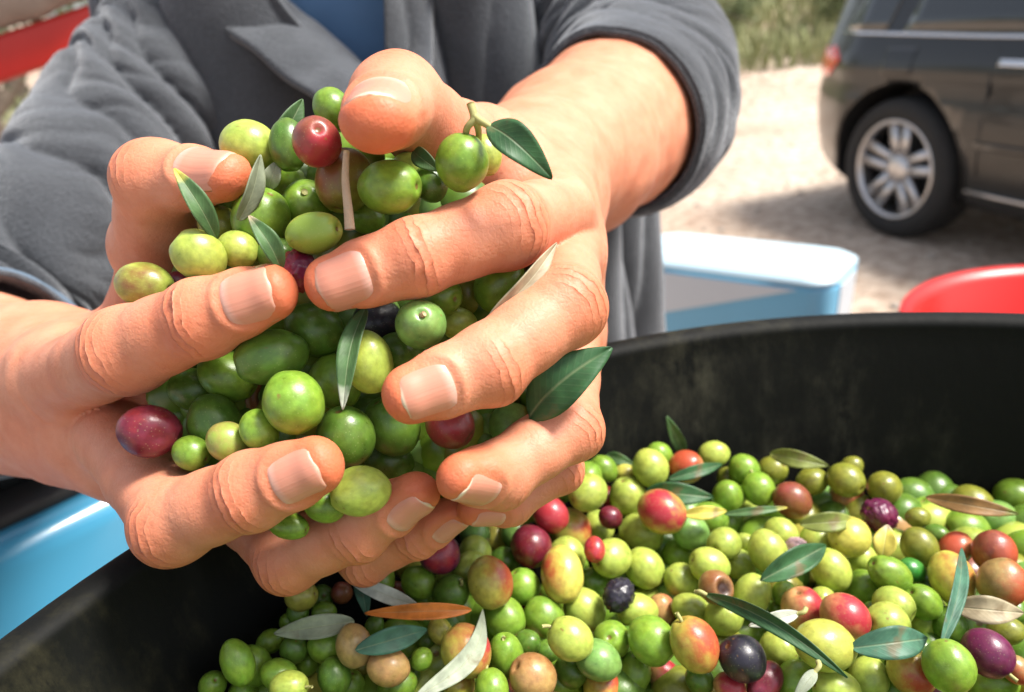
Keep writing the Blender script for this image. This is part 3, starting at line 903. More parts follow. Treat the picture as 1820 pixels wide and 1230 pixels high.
# lapel: a turned-back flap lying on the left front panel
def lapel(quad, name, bulge, seed, lift):
    """quad: four sight-line corners (px,py,z): outer-top, inner-top, inner-bottom, outer-bottom"""
    nu, nv = 60, 24
    A, B, Cq, D = [P(*q) for q in quad]
    U, Vq = np.meshgrid(np.linspace(0, 1, nu), np.linspace(0, 1, nv), indexing='ij')
    e = (A * (1 - U[..., None]) + D * U[..., None]) * (1 - Vq[..., None]) + (B * (1 - U[..., None]) + Cq * U[..., None]) * Vq[..., None]
    nrm = unit(np.cross(D - A, B - A)); nrm = nrm if nrm[2] < 0 else -nrm
    w = vnoise(e / 60.0, seed)
    bul = bulge * np.sin(np.pi * np.clip(Vq, 0, 1)) ** .6 + 7 * (w - .5) + lift * (1 - Vq) + 6 * (vnoise(e / 22.0, seed + 1) - .5)
    e = e + (unit(D - A) * (3 * (vnoise(e / 30.0, seed + 2) - .5))[..., None]) + unit(B - A) * (4 * (vnoise(e / 35.0, seed + 3) - .5))[..., None]
    top = e + nrm * bul[..., None]
    bot = top - nrm * 4.5
    k = nu * nv; F = grid_faces(nu, nv)
    ring = [j for j in range(nv)] + [i * nv + nv - 1 for i in range(1, nu)] + [(nu - 1) * nv + j for j in range(nv - 2, -1, -1)] + [i * nv for i in range(nu - 2, 0, -1)]
    rim = np.array([(a, c, c + k, a + k) for a, c in zip(ring, ring[1:] + ring[:1])])
    o = obj_np(name, to_world(np.concatenate([top.reshape(-1, 3), bot.reshape(-1, 3)])), np.concatenate([F, F[:, ::-1] + k, rim]), FLEECE, jacket)
    bm = bmesh.new(); bm.from_mesh(o.data); bmesh.ops.recalc_face_normals(bm, faces=bm.faces); bm.to_mesh(o.data); bm.free()
    return o
lapel([(345, 28, 500), (500, -12, 512), (668, 130, 492), (650, 250, 470)], "lapel", 6, 51, 10)
lapel([(772, -20, 505), (706, -30, 515), (722, 170, 490), (764, 170, 480)], "lapel", 6, 61, 4)

# ---- sleeves
so, SV, SD = sleeve([(450, -120, 610, 62), (362, 60, 565, 58), (245, 230, 525, 58), (130, 400, 485, 59), (0, 545, 452, 58), (-75, 640, 405, 54), (-28, 668, 352, 50)],
                    "sleeve", jacket, 71, 24.0, 12.0, 40.0, slant=0.9)
so["label"] = "sleeve bunched in many folds above the wrist"
ring_band("cuff", SV, SD, slice(254, 259), 1.6, LINING, so)
so2, SV2, SD2 = sleeve([(985, -230, 610, 68), (1040, -60, 575, 64), (1105, 65, 535, 60), (1148, 150, 495, 59), (1124, 200, 462, 56), (1084, 226, 436, 53.5)],
                       "sleeve", jacket, 81, 24.0, 8.0, 45.0, slant=0.5)
so2["label"] = "sleeve rolled up to the elbow"
ring_band("cuff", SV2, SD2, slice(212, 259), 5.0, FLEECE, so2)

# ---- trousers and shoes (below the picture)
def tr_sdf(p):
    d = np.full(len(p), 300.0)
    for a, bq, r1, r2 in [((-85, 720, 760), (-85, 720, 900), 160, 150), ((-170, 720, 760), (-185, 735, 420), 105, 82), ((-185, 735, 420), (-190, 760, 110), 80, 68),
                          ((0, 720, 760), (20, 735, 420), 105, 82), ((20, 735, 420), (25, 760, 110), 80, 68)]:
        d = smin(d, d_rcone(p, np.array(a, float), np.array(bq, float), r1, r2), 30)
    return d
tv, tf = surface_nets(tr_sdf, np.array([-400., 450., 0.]), np.array([250., 1000., 1100.]), 12.0, 3)
obj_np("trousers", tv * .001, tf, TROUSER, person)
SHOE = simple_mat("brown_leather", (0.10, 0.06, 0.035), 0.6, var=0.3, scale=30)
for sx in (-190, 25):
    def sh_sdf(p, sx=sx):
        d = smin(d_rcone(p, np.array([sx, 800., 42.]), np.array([sx, 590., 36.]), 44, 38), d_rcone(p, np.array([sx, 790., 42.]), np.array([sx, 770., 110.]), 46, 50), 30)
        return np.maximum(d, 2.0 - p[:, 2])
    sv, sf = surface_nets(sh_sdf, np.array([sx - 90., 500., -10.]), np.array([sx + 90., 900., 190.]), 6.0, 3)
    obj_np("shoe", sv * .001, sf, SHOE, person)
HAIR = simple_mat("dark_hair", (0.03, 0.02, 0.013), 0.6, var=0.4, scale=80)
def hair_sdf(p):
    d = d_rcone(p, np.array([-85., 712., 1600.]), np.array([-85., 715., 1655.]), 92, 95)
    cut = (p[:, 1] - 660) * -0.9 + (1630 - p[:, 2]) * 0.55
    return np.maximum(d, cut)
hv, hf_ = surface_nets(hair_sdf, np.array([-250., 550., 1450.]), np.array([80., 850., 1800.]), 6.0, 3)
obj_np("hair", hv * .001, hf_, HAIR, person)
# ================================================================ dark car on the track
PAINT = simple_mat("black_car_paint", (0.008, 0.009, 0.009), 0.30, metal=0.0, var=0.1, scale=3, coat=0.5)
RUBBER = simple_mat("tyre_rubber", (0.018, 0.018, 0.018), 0.85, var=0.3, scale=30, bump=0.3)
ALLOY = simple_mat("alloy", (0.55, 0.55, 0.56), 0.32, metal=0.9, var=0.1, scale=8)
DARKPL = simple_mat("black_trim", (0.015, 0.015, 0.015), 0.6, var=0.2)
CHROME = simple_mat("chrome", (0.75, 0.75, 0.76), 0.12, metal=1.0, var=0.03)
TAIL = simple_mat("red_lamp_glass", (0.75, 0.04, 0.01), 0.2, var=0.1, coat=1.0)
HEAD = simple_mat("clear_lamp_glass", (0.6, 0.62, 0.65), 0.1, var=0.1, coat=1.0)
m_, n, l, b = new_mat("tinted_glass")
b.inputs["Base Color"].default_value = (0.015, 0.02, 0.022, 1); b.inputs["Roughness"].default_value = 0.03
b.inputs["Coat Weight"].default_value = 1.0; b.inputs["Coat Roughness"].default_value = 0.02
GLASS = m_

def local_obj(name, V, F, mat, parent, smooth=True):
    me = mesh_np(name, np.asarray(V, float), F, mat, smooth)
    bm = bmesh.new(); bm.from_mesh(me); bmesh.ops.recalc_face_normals(bm, faces=bm.faces); bm.to_mesh(me); bm.free()
    o = bpy.data.objects.new(name, me); link(o, parent)
    return o

def wheel_mesh(R_t, R_r, W):
    # returns dict of (V,F) with axis along -y = outside
    out = {}
    pr = [(R_r * .98, -W * .42), (R_r + .012, -W * .5), (R_t - .05, -W * .52), (R_t - .012, -W * .45), (R_t, -W * .30), (R_t, W * .30), (R_t - .012, W * .45), (R_r, W * .5), (R_r * .98, W * .4)]
    a = np.linspace(0, 2 * np.pi, 64, endpoint=False); pr = np.array(pr)
    V = np.stack([pr[:, 0, None] * np.cos(a), np.repeat(pr[:, 1, None], 64, 1), pr[:, 0, None] * np.sin(a)], -1).reshape(-1, 3)
    out['tyre'] = (V, grid_faces(len(pr), 64, True))
    pr = np.array([(R_r * .93, -W * .36), (R_r * .95, -W * .47), (R_r * 1.02, -W * .48), (R_r * 1.02, W * .4), (R_r * .95, W * .4), (R_r * .93, -W * .30), (R_r * .93, -W * .36)])
    V = np.stack([pr[:, 0, None] * np.cos(a), np.repeat(pr[:, 1, None], 64, 1), pr[:, 0, None] * np.sin(a)], -1).reshape(-1, 3)
    Vs, Fs = [V], [tuple(f) for f in grid_faces(len(pr), 64, True)]; off = len(V)
    # five twin spokes
    for k in range(5):
        for sgn in (-1, 1):
            t0 = 2 * math.pi * k / 5 + .3
            p0 = np.array([.045 * math.cos(t0 + sgn * .5), 0, .045 * math.sin(t0 + sgn * .5)])
            p1 = np.array([R_r * .95 * math.cos(t0 + sgn * .19), 0, R_r * .95 * math.sin(t0 + sgn * .19)])
            dvec = p1 - p0; sd = np.array([-dvec[2], 0, dvec[0]]); sd /= np.linalg.norm(sd)
            w0, w1 = .022, .022
            v = [p0 - sd * w0 + (0, -W * .33, 0), p0 + sd * w0 + (0, -W * .33, 0), p1 + sd * w1 + (0, -W * .43, 0), p1 - sd * w1 + (0, -W * .43, 0)]
            v += [q + (0, .035, 0) for q in v]
            Vs.append(np.array(v))
            Fs += [tuple(i + off for i in q) for q in [(0, 1, 2, 3), (7, 6, 5, 4), (0, 4, 5, 1), (1, 5, 6, 2), (2, 6, 7, 3), (3, 7, 4, 0)]]; off += 8
    pr = np.array([(.001, -W * .40), (.04, -W * .39), (.07, -W * .34), (.075, -W * .2), (.001, -W * .2)])
    V = np.stack([pr[:, 0, None] * np.cos(a), np.repeat(pr[:, 1, None], 64, 1), pr[:, 0, None] * np.sin(a)], -1).reshape(-1, 3)
    Vs.append(V); Fs += [tuple(int(i) + off for i in q) for q in grid_faces(len(pr), 64, True)]
    out['rim'] = (np.concatenate(Vs), Fs)
    pr = np.array([(.001, W * .02), (R_r * .80, W * .02), (R_r * .80, W * .12), (.001, W * .12)])
    V = np.stack([pr[:, 0, None] * np.cos(a), np.repeat(pr[:, 1, None], 64, 1), pr[:, 0, None] * np.sin(a)], -1).reshape(-1, 3)
    out['brake_disc'] = (V, grid_faces(len(pr), 64, True))
    return out

def zmap(z): return z if z < .4 else .4 + (z - .4) * .82

def build_car(loc, heading, label):
    """local frame: x forward from the rear axle, -y = side towards the camera, z up; side plane at y = 0"""
    root = bpy.data.objects.new("car", None); link(root); root.location = loc; root.rotation_euler = (0, 0, heading)
    tag(root, label, "car")
    W = 1.80
    xs = np.r_[np.linspace(-.86, -.6, 9), np.linspace(-.5, 3.2, 60), np.linspace(3.3, 3.62, 10)]
    # profile rows: (t, inset, z) from sill to roof centre
    def section(x):
        e_r = np.clip((x + .86) / .5, 0, 1) ** .5; e_f = np.clip((3.62 - x) / .6, 0, 1) ** .5
        ends = (1 - e_r) * .33 + (1 - e_f) * .40
        belt = 1.00 + .03 * (2.0 - x) * .3
        sill = np.interp(x, [-.86, -.55, -.3, 3.0, 3.62], [.36, .24, .22, .22, .32])
        hood = np.interp(x, [-.86, 2.05, 2.5, 3.3, 3.62], [1.6, 1.6, 1.0, .90, .70])
        roof = np.interp(x, [-.86, -.75, -.35, 0.2, 1.0, 1.7, 2.45, 3.62], [1.02, 1.30, 1.52, 1.60, 1.61, 1.52, 1.05, .70])
        belt = min(belt, roof - .02, hood)
        rows = [(sill, .08), (sill + .05, .03), (.45, .012), (.60, .0), (.72, .004), (.80, .022), (.86, .012), (.93, .02), (belt, .055)]
        rows = [(min(z, belt - .002 * (8 - i)), ins) for i, (z, ins) in enumerate(rows)]
        for t in (0.15, .35, .55, .75, .9):
            rows.append((belt + (roof - belt) * t, .055 + .23 * t * (roof - belt) / .6))
        rows.append((roof - .012, .055 + .27 * (roof - belt) / .6)); rows.append((roof, .055 + .40 * max(.3, (roof - belt) / .6)))
        rows.append((roof + .01, W / 2))
        rows = [(zmap(z), ins) for z, ins in rows]
        return [(z, ins + ends * (1 if ins < W / 2 - .01 else 0)) for z, ins in rows]
    sec = [section(x) for x in xs]; nr = len(sec[0])
    V = np.array([[(x, min(ins, W / 2), z) for z, ins in s] for x, s in zip(xs, sec)])
    V2 = V.copy(); V2[:, :, 1] = W - V[:, :, 1]
    full = np.concatenate([V, V2[:, ::-1][:, 1:]], 1)
    nfull = full.shape[1]
    F = [tuple(f) for f in grid_faces(len(xs), nfull)]
    F.append(tuple(range(nfull))); F.append(tuple((len(xs) - 1) * nfull + i for i in range(nfull)))
    F += [(i * nfull, (i + 1) * nfull, (i + 1) * nfull + nfull - 1, i * nfull + nfull - 1) for i in range(len(xs) - 1)]
    body = local_obj("body", full.reshape(-1, 3), F, PAINT, root)
    # wheel arches
    RT = .335
    cutters = []
    for x in (0, 2.72):
        for y in (0, W):
            bm = bmesh.new(); bmesh.ops.create_cone(bm, cap_ends=True, segments=48, radius1=.395, radius2=.395, depth=.62)
            bmesh.ops.rotate(bm, verts=bm.verts, cent=(0, 0, 0), matrix=Matrix.Rotation(math.pi / 2, 3, 'X'))
            bmesh.ops.translate(bm, verts=bm.verts, vec=(x, y, RT + .01))
            me = bpy.data.meshes.new("cut"); bm.to_mesh(me); bm.free(); me.materials.append(DARKPL)
            c = bpy.data.objects.new("cut", me); link(c); cutters.append(c)
            md = body.modifiers.new("arch", 'BOOLEAN'); md.object = c; md.operation = 'DIFFERENCE'; md.solver = 'EXACT'
    body.data.materials.append(DARKPL)
    dg = bpy.context.evaluated_depsgraph_get(); dg.update()
    # evaluate in the body's own frame: cutters are placed at the world origin frame, so drop the parent for a moment
    body.parent = None
    bpy.context.view_layer.update(); dg = bpy.context.evaluated_depsgraph_get()
    me = bpy.data.meshes.new_from_object(body.evaluated_get(dg))
    body.modifiers.clear(); body.data = me; body.parent = root
    for c in cutters: bpy.data.objects.remove(c)
    wm = wheel_mesh(RT, .235, .22)
    for x in (0, 2.72):
        for y, s in ((.125, 1), (W - .125, -1)):
            w = bpy.data.objects.new("wheel", None); link(w, root); w.location = (x, y, RT); w.rotation_euler = (0, 0, 0 if s > 0 else math.pi)
            local_obj("tyre", *wm['tyre'], RUBBER, w); local_obj("rim", *wm['rim'], ALLOY, w); local_obj("brake_disc", *wm['brake_disc'], DARKPL, w)
    # side pieces, on both sides
    def side_patch(name, outline, mat, out=.006, thick=.02, parent=root):
        """outline: list of (x,z); laid on the body side, on each flank"""
        res = []
        for s in (0, 1):
            poly = [(x, zmap(z)) for x, z in outline]
            x0, x1 = min(p[0] for p in poly), max(p[0] for p in poly); nx_, nz_ = 14, 6
            rows_ = []
            for x in np.linspace(x0 + 1e-4, x1 - 1e-4, nx_):
                zs = []
                for (xa, za), (xb, zb) in zip(poly, poly[1:] + poly[:1]):
                    if (xa - x) * (xb - x) <= 0 and abs(xb - xa) > 1e-9: zs.append(za + (zb - za) * (x - xa) / (xb - xa))
                S = section(x); zz = np.array([q[0] for q in S[:-1]]); ii = np.array([q[1] for q in S[:-1]])
                for z in np.linspace(min(zs), max(zs), nz_):
                    y = float(np.interp(z, zz, ii)) - out
                    rows_.append((x, y if s == 0 else W - y, z))
            pts = np.array(rows_); inn = pts + np.array([0, thick if s == 0 else -thick, 0]); k = len(pts)
            G = grid_faces(nx_, nz_)
            ring = [q for q in range(nz_)] + [i_ * nz_ + nz_ - 1 for i_ in range(1, nx_)] + [(nx_ - 1) * nz_ + q for q in range(nz_ - 2, -1, -1)] + [i_ * nz_ for i_ in range(nx_ - 2, 0, -1)]
            rim = np.array([(a, c, c + k, a + k) for a, c in zip(ring, ring[1:] + ring[:1])])
            res.append(local_obj(name, np.concatenate([pts, inn]), np.concatenate([G, G[:, ::-1] + k, rim]), mat, parent, smooth=False))
        return res
    side_patch("quarter_window", [(-.52, 1.10), (-.18, 1.08), (-.16, 1.42), (-.38, 1.34)], GLASS)
    side_patch("rear_door_window", [(-.08, 1.075), (.45, 1.065), (.80, 1.06), (.80, 1.50), (.4, 1.51), (-.06, 1.45)], GLASS)
    side_patch("front_door_window", [(.88, 1.06), (1.4, 1.045), (1.92, 1.03), (1.45, 1.40), (1.2, 1.46), (.88, 1.50)], GLASS)
    side_patch("window_trim", [(-.55, 1.075), (.4, 1.045), (1.2, 1.03), (1.95, 1.01), (1.95, 1.022), (1.2, 1.044), (.4, 1.06), (-.55, 1.09)], CHROME, out=.008)
    for x in (.62, 1.68):
        side_patch("door_handle", [(x - .11, .925), (x + .10, .92), (x + .10, .95), (x - .11, .955)], CHROME, out=.035, thick=.02)
    side_patch("fuel_flap", [(-.13, .86), (.05, .86), (.05, 1.0), (-.13, 1.0)], PAINT, out=.004, thick=.008)
    side_patch("side_moulding", [(.45, .515), (1.3, .515), (2.25, .50), (2.25, .535), (1.3, .55), (.45, .55)], PAINT, out=.014)
    side_patch("sill_strip", [(.42, .30), (1.3, .29), (2.28, .29), (2.28, .302), (1.3, .302), (.42, .312)], ALLOY, out=.012)
    side_patch("tail_lamp", [(-.84, .78), (-.58, .82), (-.46, .93), (-.58, 1.0), (-.84, .98)], TAIL, out=.010)
    side_patch("headlamp", [(3.1, .70), (3.45, .66), (3.50, .72), (3.2, .80)], HEAD, out=.010)
    # door gaps
    for x in (.06 + .40, .84, 2.02):
        side_patch("door_gap", [(x, .38), (x + .008, .38), (x + .008, 1.0), (x, 1.0)], DARKPL, out=.0025, thick=.01)
    # rear end
    def rear(name, y0, y1, z0, z1, xx, mat):
        v, f = box_vf(xx, xx + .04, y0, y1, z0, z1); local_obj(name, v, f, mat, root, smooth=False)
    rear("number_plate", .64, 1.16, .62, .73, -.88, HEAD)
    rear("rear_bumper_trim", .35, 1.45, .30, .42, -.885, DARKPL)
    return root
CAR_POS = (1.915, 3.56, 0.0); CAR_HEAD = math.radians(-74)
car = build_car(CAR_POS, CAR_HEAD, "black car with silver alloy wheels parked on the dirt track")

# ================================================================ blue things and red tub
BLUEP = simple_mat("light_blue_paint", (0.055, 0.27, 0.44), 0.25, var=0.08, scale=3, coat=0.8)
PALEB = simple_mat("pale_blue_plastic", (0.15, 0.42, 0.62), 0.35, var=0.08, scale=6)
SKYREFL = simple_mat("blue_plastic_sky_reflection", (0.42, 0.56, 0.64), 0.4, var=0.06, scale=6)  # bin lid's blue plastic, whitened to put the sky's reflection into its colour
WHITEP = simple_mat("white_plastic", (0.55, 0.60, 0.64), 0.4, var=0.04, scale=5)
REDP = simple_mat("red_plastic", (0.60, 0.008, 0.004), 0.35, var=0.1, scale=10)
DKRED = simple_mat("dark_red_paint", (0.48, 0.018, 0.010), 0.45, var=0.2, scale=8)
SACK = simple_mat("burlap", (0.30, 0.24, 0.20), 0.95, var=0.25, scale=30, bump=0.6)
def px_ground(px, py, z):
    """where the sight line of a pixel meets height z (world metres)"""
    d = rot_world(((px - CX) / FPX, (py - CY) / FPX, 1.0))
    t = (CAM_H - z) / -d[2]
    return np.array([0, 0, CAM_H]) + d * t

# red plastic basin at right: open flared tub
def basin(name, center, r, h, zbase, mat, label, cat):
    pr = [(0.001, .006), (r * .72, .006), (r * .76, .02), (r - .012, h - .01), (r, h)]
    pr += [(r + .012 + .012 * math.cos(t), h - .004 + .008 * math.sin(t)) for t in np.linspace(2.4, -1.2, 8)]
    pr += [(r + .004, h - .014), (r * .78, .0), (0.001, 0.0)]
    v, f = lathe(pr, 96, (0, 0, 0))
    o = obj_np(name, v + np.array([center[0], center[1], zbase]), f, mat, origin=(center[0], center[1], zbase))
    tag(o, label, cat)
    return o
q = px_ground(1915, 655, 0.62)
basin("basin", (q[0] + .08, q[1] + .06), 0.27, 0.30, 0.36, REDP, "bright red plastic basin behind the far rim of the black tub", "basin")
crate = bpy.data.objects.new("wooden_crate", None); link(crate); crate.location = (q[0] + .08, q[1] + .06, 0)
tag(crate, "wooden crate under the red basin", "crate")
for k in range(4):
    for sy in (-1, 1): bevel_box("slat", (.5, .018, .075), WOOD, crate, (0, sy * .24, .045 + k * .09), bev=.003)
    for sx in (-1, 1): bevel_box("slat", (.018, .46, .075), WOOD, crate, (sx * .24, 0, .045 + k * .09), bev=.003)
for k in range(5): bevel_box("slat", (.095, .5, .014), WOOD, crate, (-.2 + k * .1, 0, .352), bev=.003)
for sx in (-1, 1):
    for sy in (-1, 1): bevel_box("post", (.035, .035, .34), WOOD, crate, (sx * .212, sy * .212, .17), bev=.003)

# blue and white moulded bin with a rounded shoulder, behind the tub
def loft_bin(name, loc, rotz, label):
    root = bpy.data.objects.new(name, None); link(root); root.location = loc; root.rotation_euler = (0, 0, rotz); tag(root, label, "bin")
    def rr(w, d, r, nseg=10):
        pts = []
        for cx_, cy_, a0 in ((w - r, d - r, 0), (-w + r, d - r, 90), (-w + r, -d + r, 180), (w - r, -d + r, 270)):
            for t in np.linspace(0, 90, nseg): pts.append((cx_ + r * math.cos(math.radians(a0 + t)), cy_ + r * math.sin(math.radians(a0 + t))))
        return np.array(pts)
    def loft(rows, mat, nm):
        L = [np.c_[rr(w, d, r), np.full(40, z)] for w, d, r, z in rows]
        F = [tuple(f) for f in grid_faces(len(L), 40, True)] + [tuple(range(39, -1, -1)), tuple((len(L) - 1) * 40 + i for i in range(40))]
        return local_obj(nm, np.concatenate(L), F, mat, root)
    loft([(.25, .11, .05, 0), (.255, .115, .05, .02), (.275, .128, .06, .56), (.275, .128, .06, .575)], PALEB, "body")
    loft([(.277, .130, .06, .577), (.275, .128, .062, .584), (.262, .116, .066, .594), (.235, .09, .07, .603), (.18, .05, .05, .608)], SKYREFL, "lid")
    def panel(v, nrm):
        v = np.array(v); w = v - np.array(nrm) * .02
        local_obj("white_panel", np.concatenate([v, w]), [tuple(range(len(v)))] + [tuple(range(2 * len(v) - 1, len(v) - 1, -1))] + [(i_, i_ + len(v), (i_ + 1) % len(v) + len(v), (i_ + 1) % len(v)) for i_ in range(len(v))], WHITEP, root, smooth=False)
    yy = lambda z: -(.115 + .013 * (z - .02) / .58) - .004
    xx = lambda z: (.255 + .02 * (z - .02) / .58) + .004
    panel([(-.21, yy(.565), .565), (.20, yy(.565), .565), (-.21, yy(.43), .43)], (0, -1, 0))
    panel([(xx(.565), -.06, .565), (xx(.565), .06, .565), (xx(.30), .06, .30), (xx(.30), -.06, .30)], (1, 0, 0))
    return root
qc = px_ground(1478, 520, 0.57)
th_ = math.radians(-40); cR = np.array([[math.cos(th_), -math.sin(th_)], [math.sin(th_), math.cos(th_)]])
o2 = qc[:2] - cR @ np.array([.275, -.128])
loft_bin("bin", (o2[0], o2[1], 0), th_, "light blue and white plastic bin behind the black tub, beside the jacket")

# light blue vehicle body at left, with a dark glass top
lb = bpy.data.objects.new("utility_vehicle", None); link(lb); lb.location = (-1.068, 0.368, 0); lb.rotation_euler = (0, 0, math.radians(45))
tag(lb, "light blue vehicle with dark glass at the left, behind the tub", "vehicle")
bevel_box("body", (1.3, .9, .62), BLUEP, lb, (0, 0, .585), bev=.022, seg=5)
bevel_box("seal", (1.27, .87, .012), DARKPL, lb, (0, .008, .900), bev=.005)
bevel_box("window", (1.22, .82, .05), GLASS, lb, (0, .012, .928), bev=.022, seg=4)
bevel_box("cab", (.34, .34, .30), BLUEP, lb, (.44, .26, 1.02), bev=.05, seg=4)
vw = wheel_mesh(.30, .19, .18)
for x in (-.33, .33):
    for y in (-.42, .42):
        w = bpy.data.objects.new("wheel", None); link(w, lb); w.location = (x * 1.25, y * .92, .30); w.rotation_euler = (0, 0, 0 if y < 0 else math.pi)
        local_obj("tyre", *vw['tyre'], RUBBER, w); local_obj("rim", *vw['rim'], ALLOY, w)

# red rail at upper left with a sack on it
A, B = to_world(P(-160, 160, 1500)), to_world(P(420, -40, 1750))
rail = bpy.data.objects.new("red_rail", None); link(rail); mid = (A + B) / 2; rail.location = (mid[0], mid[1], 0)
tag(rail, "dark red metal rail behind the shoulder at upper left", "rail")
dv = Vector(B - A); L = dv.length
bar = bevel_box("bar", (L, .06, .085), DKRED, rail, (0, 0, mid[2]), (0, -math.asin(dv.z / L), math.atan2(dv.y, dv.x)), bev=.012)
for e in (A * .9 + B * .1, A * .1 + B * .9):
    bevel_box("post", (.05, .05, e[2] - .04), DKRED, rail, (e[0] - mid[0], e[1] - mid[1], (e[2] - .04) / 2), bev=.006)
sc_ = (A * .52 + B * .48)
ang_ = -math.asin(dv.z / L)
def sack_sdf(p):
    return smin(d_rcone(p, np.array([-230., 0, 95.]), np.array([230., 0, 100.]), 92, 88), d_rcone(p, np.array([-90., 0, 120.]), np.array([110., 0, 125.]), 95, 90), 40) + 16 * (vnoise(p / 60.0, 91) - .5)
sv, sf = surface_nets(sack_sdf, np.array([-380., -150., -60.]), np.array([380., 150., 300.]), 8.0, 2)
sk = obj_np("sack", sv * .001 * np.array([1, 1, 1]), sf, SACK, origin=(0, 0, 0)); sk.location = (sc_[0], sc_[1], sc_[2] + .045); sk.rotation_euler = (0, ang_, math.atan2(dv.y, dv.x))
tag(sk, "greyish brown burlap sack lying on the red rail at upper left", "sack")
# ================================================================ olives
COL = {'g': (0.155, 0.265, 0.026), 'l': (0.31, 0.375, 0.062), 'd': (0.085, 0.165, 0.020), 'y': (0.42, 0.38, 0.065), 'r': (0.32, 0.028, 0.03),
       'R': (0.13, 0.012, 0.022), 'k': (0.016, 0.014, 0.022), 'p': (0.40, 0.23, 0.085), 'v': (0.18, 0.19, 0.024), 't': (0.30, 0.20, 0.07),
       'b': (0.155, 0.285, 0.065), 'w': (0.46, 0.30, 0.31), 'e': (0.03, 0.16, 0.02), 'P': (0.10, 0.010, 0.045), 'm': (0.20, 0.055, 0.03)}
BLUSH = {'o': (0.38, 0.065, 0.028), 'r': (0.33, 0.026, 0.036), 'n': (0.20, 0.075, 0.025), 'y': (0.56, 0.45, 0.07), 'P': (0.16, 0.012, 0.05), 'g': (0.25, 0.36, 0.05), 'k': (0.02, 0.015, 0.02)}

m_, n, l, b = new_mat("olive_skin")
oi = n.new("ShaderNodeObjectInfo")
tc = n.new("ShaderNodeTexCoord")
ab = n.new("ShaderNodeAttribute"); ab.attribute_type = 'OBJECT'; ab.attribute_name = "blush_color"
af = n.new("ShaderNodeAttribute"); af.attribute_type = 'OBJECT'; af.attribute_name = "blush"
addv = n.new("ShaderNodeVectorMath"); addv.operation = 'ADD'
scl = n.new("ShaderNodeVectorMath"); scl.operation = 'SCALE'; scl.inputs["Scale"].default_value = 91.0
cmb = n.new("ShaderNodeCombineXYZ")
for k in range(3): l.new(oi.outputs["Random"], cmb.inputs[k])
l.new(cmb.outputs[0], scl.inputs[0]); l.new(tc.outputs["Object"], addv.inputs[0]); l.new(scl.outputs[0], addv.inputs[1])
n1 = n.new("ShaderNodeTexNoise"); n1.inputs["Scale"].default_value = 1.3; n1.inputs["Detail"].default_value = 6; n1.inputs["Roughness"].default_value = .6
n2 = n.new("ShaderNodeTexNoise"); n2.inputs["Scale"].default_value = 3.5; n2.inputs["Detail"].default_value = 6
vo = n.new("ShaderNodeTexVoronoi"); vo.inputs["Scale"].default_value = 7.5
nf = n.new("ShaderNodeTexNoise"); nf.inputs["Scale"].default_value = 14; nf.inputs["Detail"].default_value = 4
for q in (n1, n2, vo, nf): l.new(addv.outputs[0], q.inputs["Vector"])
# mottling of the base colour
hs = n.new("ShaderNodeHueSaturation")
mr = n.new("ShaderNodeMapRange"); mr.inputs["From Min"].default_value = .3; mr.inputs["From Max"].default_value = .7; mr.inputs["To Min"].default_value = .78; mr.inputs["To Max"].default_value = 1.22
l.new(n2.outputs["Fac"], mr.inputs["Value"]); l.new(mr.outputs[0], hs.inputs["Value"])
mr2 = n.new("ShaderNodeMapRange"); mr2.inputs["From Min"].default_value = .3; mr2.inputs["From Max"].default_value = .7; mr2.inputs["To Min"].default_value = .485; mr2.inputs["To Max"].default_value = .515
l.new(n1.outputs["Fac"], mr2.inputs["Value"]); l.new(mr2.outputs[0], hs.inputs["Hue"])
l.new(oi.outputs["Color"], hs.inputs["Color"])
# blush over one cheek
sepx = n.new("ShaderNodeSeparateXYZ"); l.new(tc.outputs["Object"], sepx.inputs[0])
def mth(op, a, bb=None, clamp=False):
    q = n.new("ShaderNodeMath"); q.operation = op; q.use_clamp = clamp
    for i, x in enumerate((a, bb)):
        if x is None: continue
        if isinstance(x, (int, float)): q.inputs[i].default_value = x
        else: l.new(x, q.inputs[i])
    return q.outputs[0]
# cheek axis is local x ; threshold from the blush amount
side = mth('ADD', mth('MULTIPLY', sepx.outputs["X"], 0.5), mth('MULTIPLY', mth('SUBTRACT', n1.outputs["Fac"], 0.5), 1.3))
thr = mth('SUBTRACT', 0.62, mth('MULTIPLY', af.outputs["Fac"], 1.15))
msk = mth('MULTIPLY', mth('SUBTRACT', side, thr), 2.0, True)
msk = mth('MULTIPLY', msk, mth('GREATER_THAN', af.outputs["Fac"], 0.01))
mxb = n.new("ShaderNodeMix"); mxb.data_type = 'RGBA'
l.new(msk, mxb.inputs["Factor"]); l.new(hs.outputs[0], mxb.inputs["A"]); l.new(ab.outputs["Color"], mxb.inputs["B"])
# pale pores
pores = mth('LESS_THAN', vo.outputs["Distance"], 0.17)
mxp = n.new("ShaderNodeMix"); mxp.data_type = 'RGBA'; mxp.blend_type = 'MIX'; mxp.inputs["B"].default_value = (0.50, 0.54, 0.26, 1)
l.new(mth('MULTIPLY', pores, 0.15), mxp.inputs["Factor"]); l.new(mxb.outputs["Result"], mxp.inputs["A"])
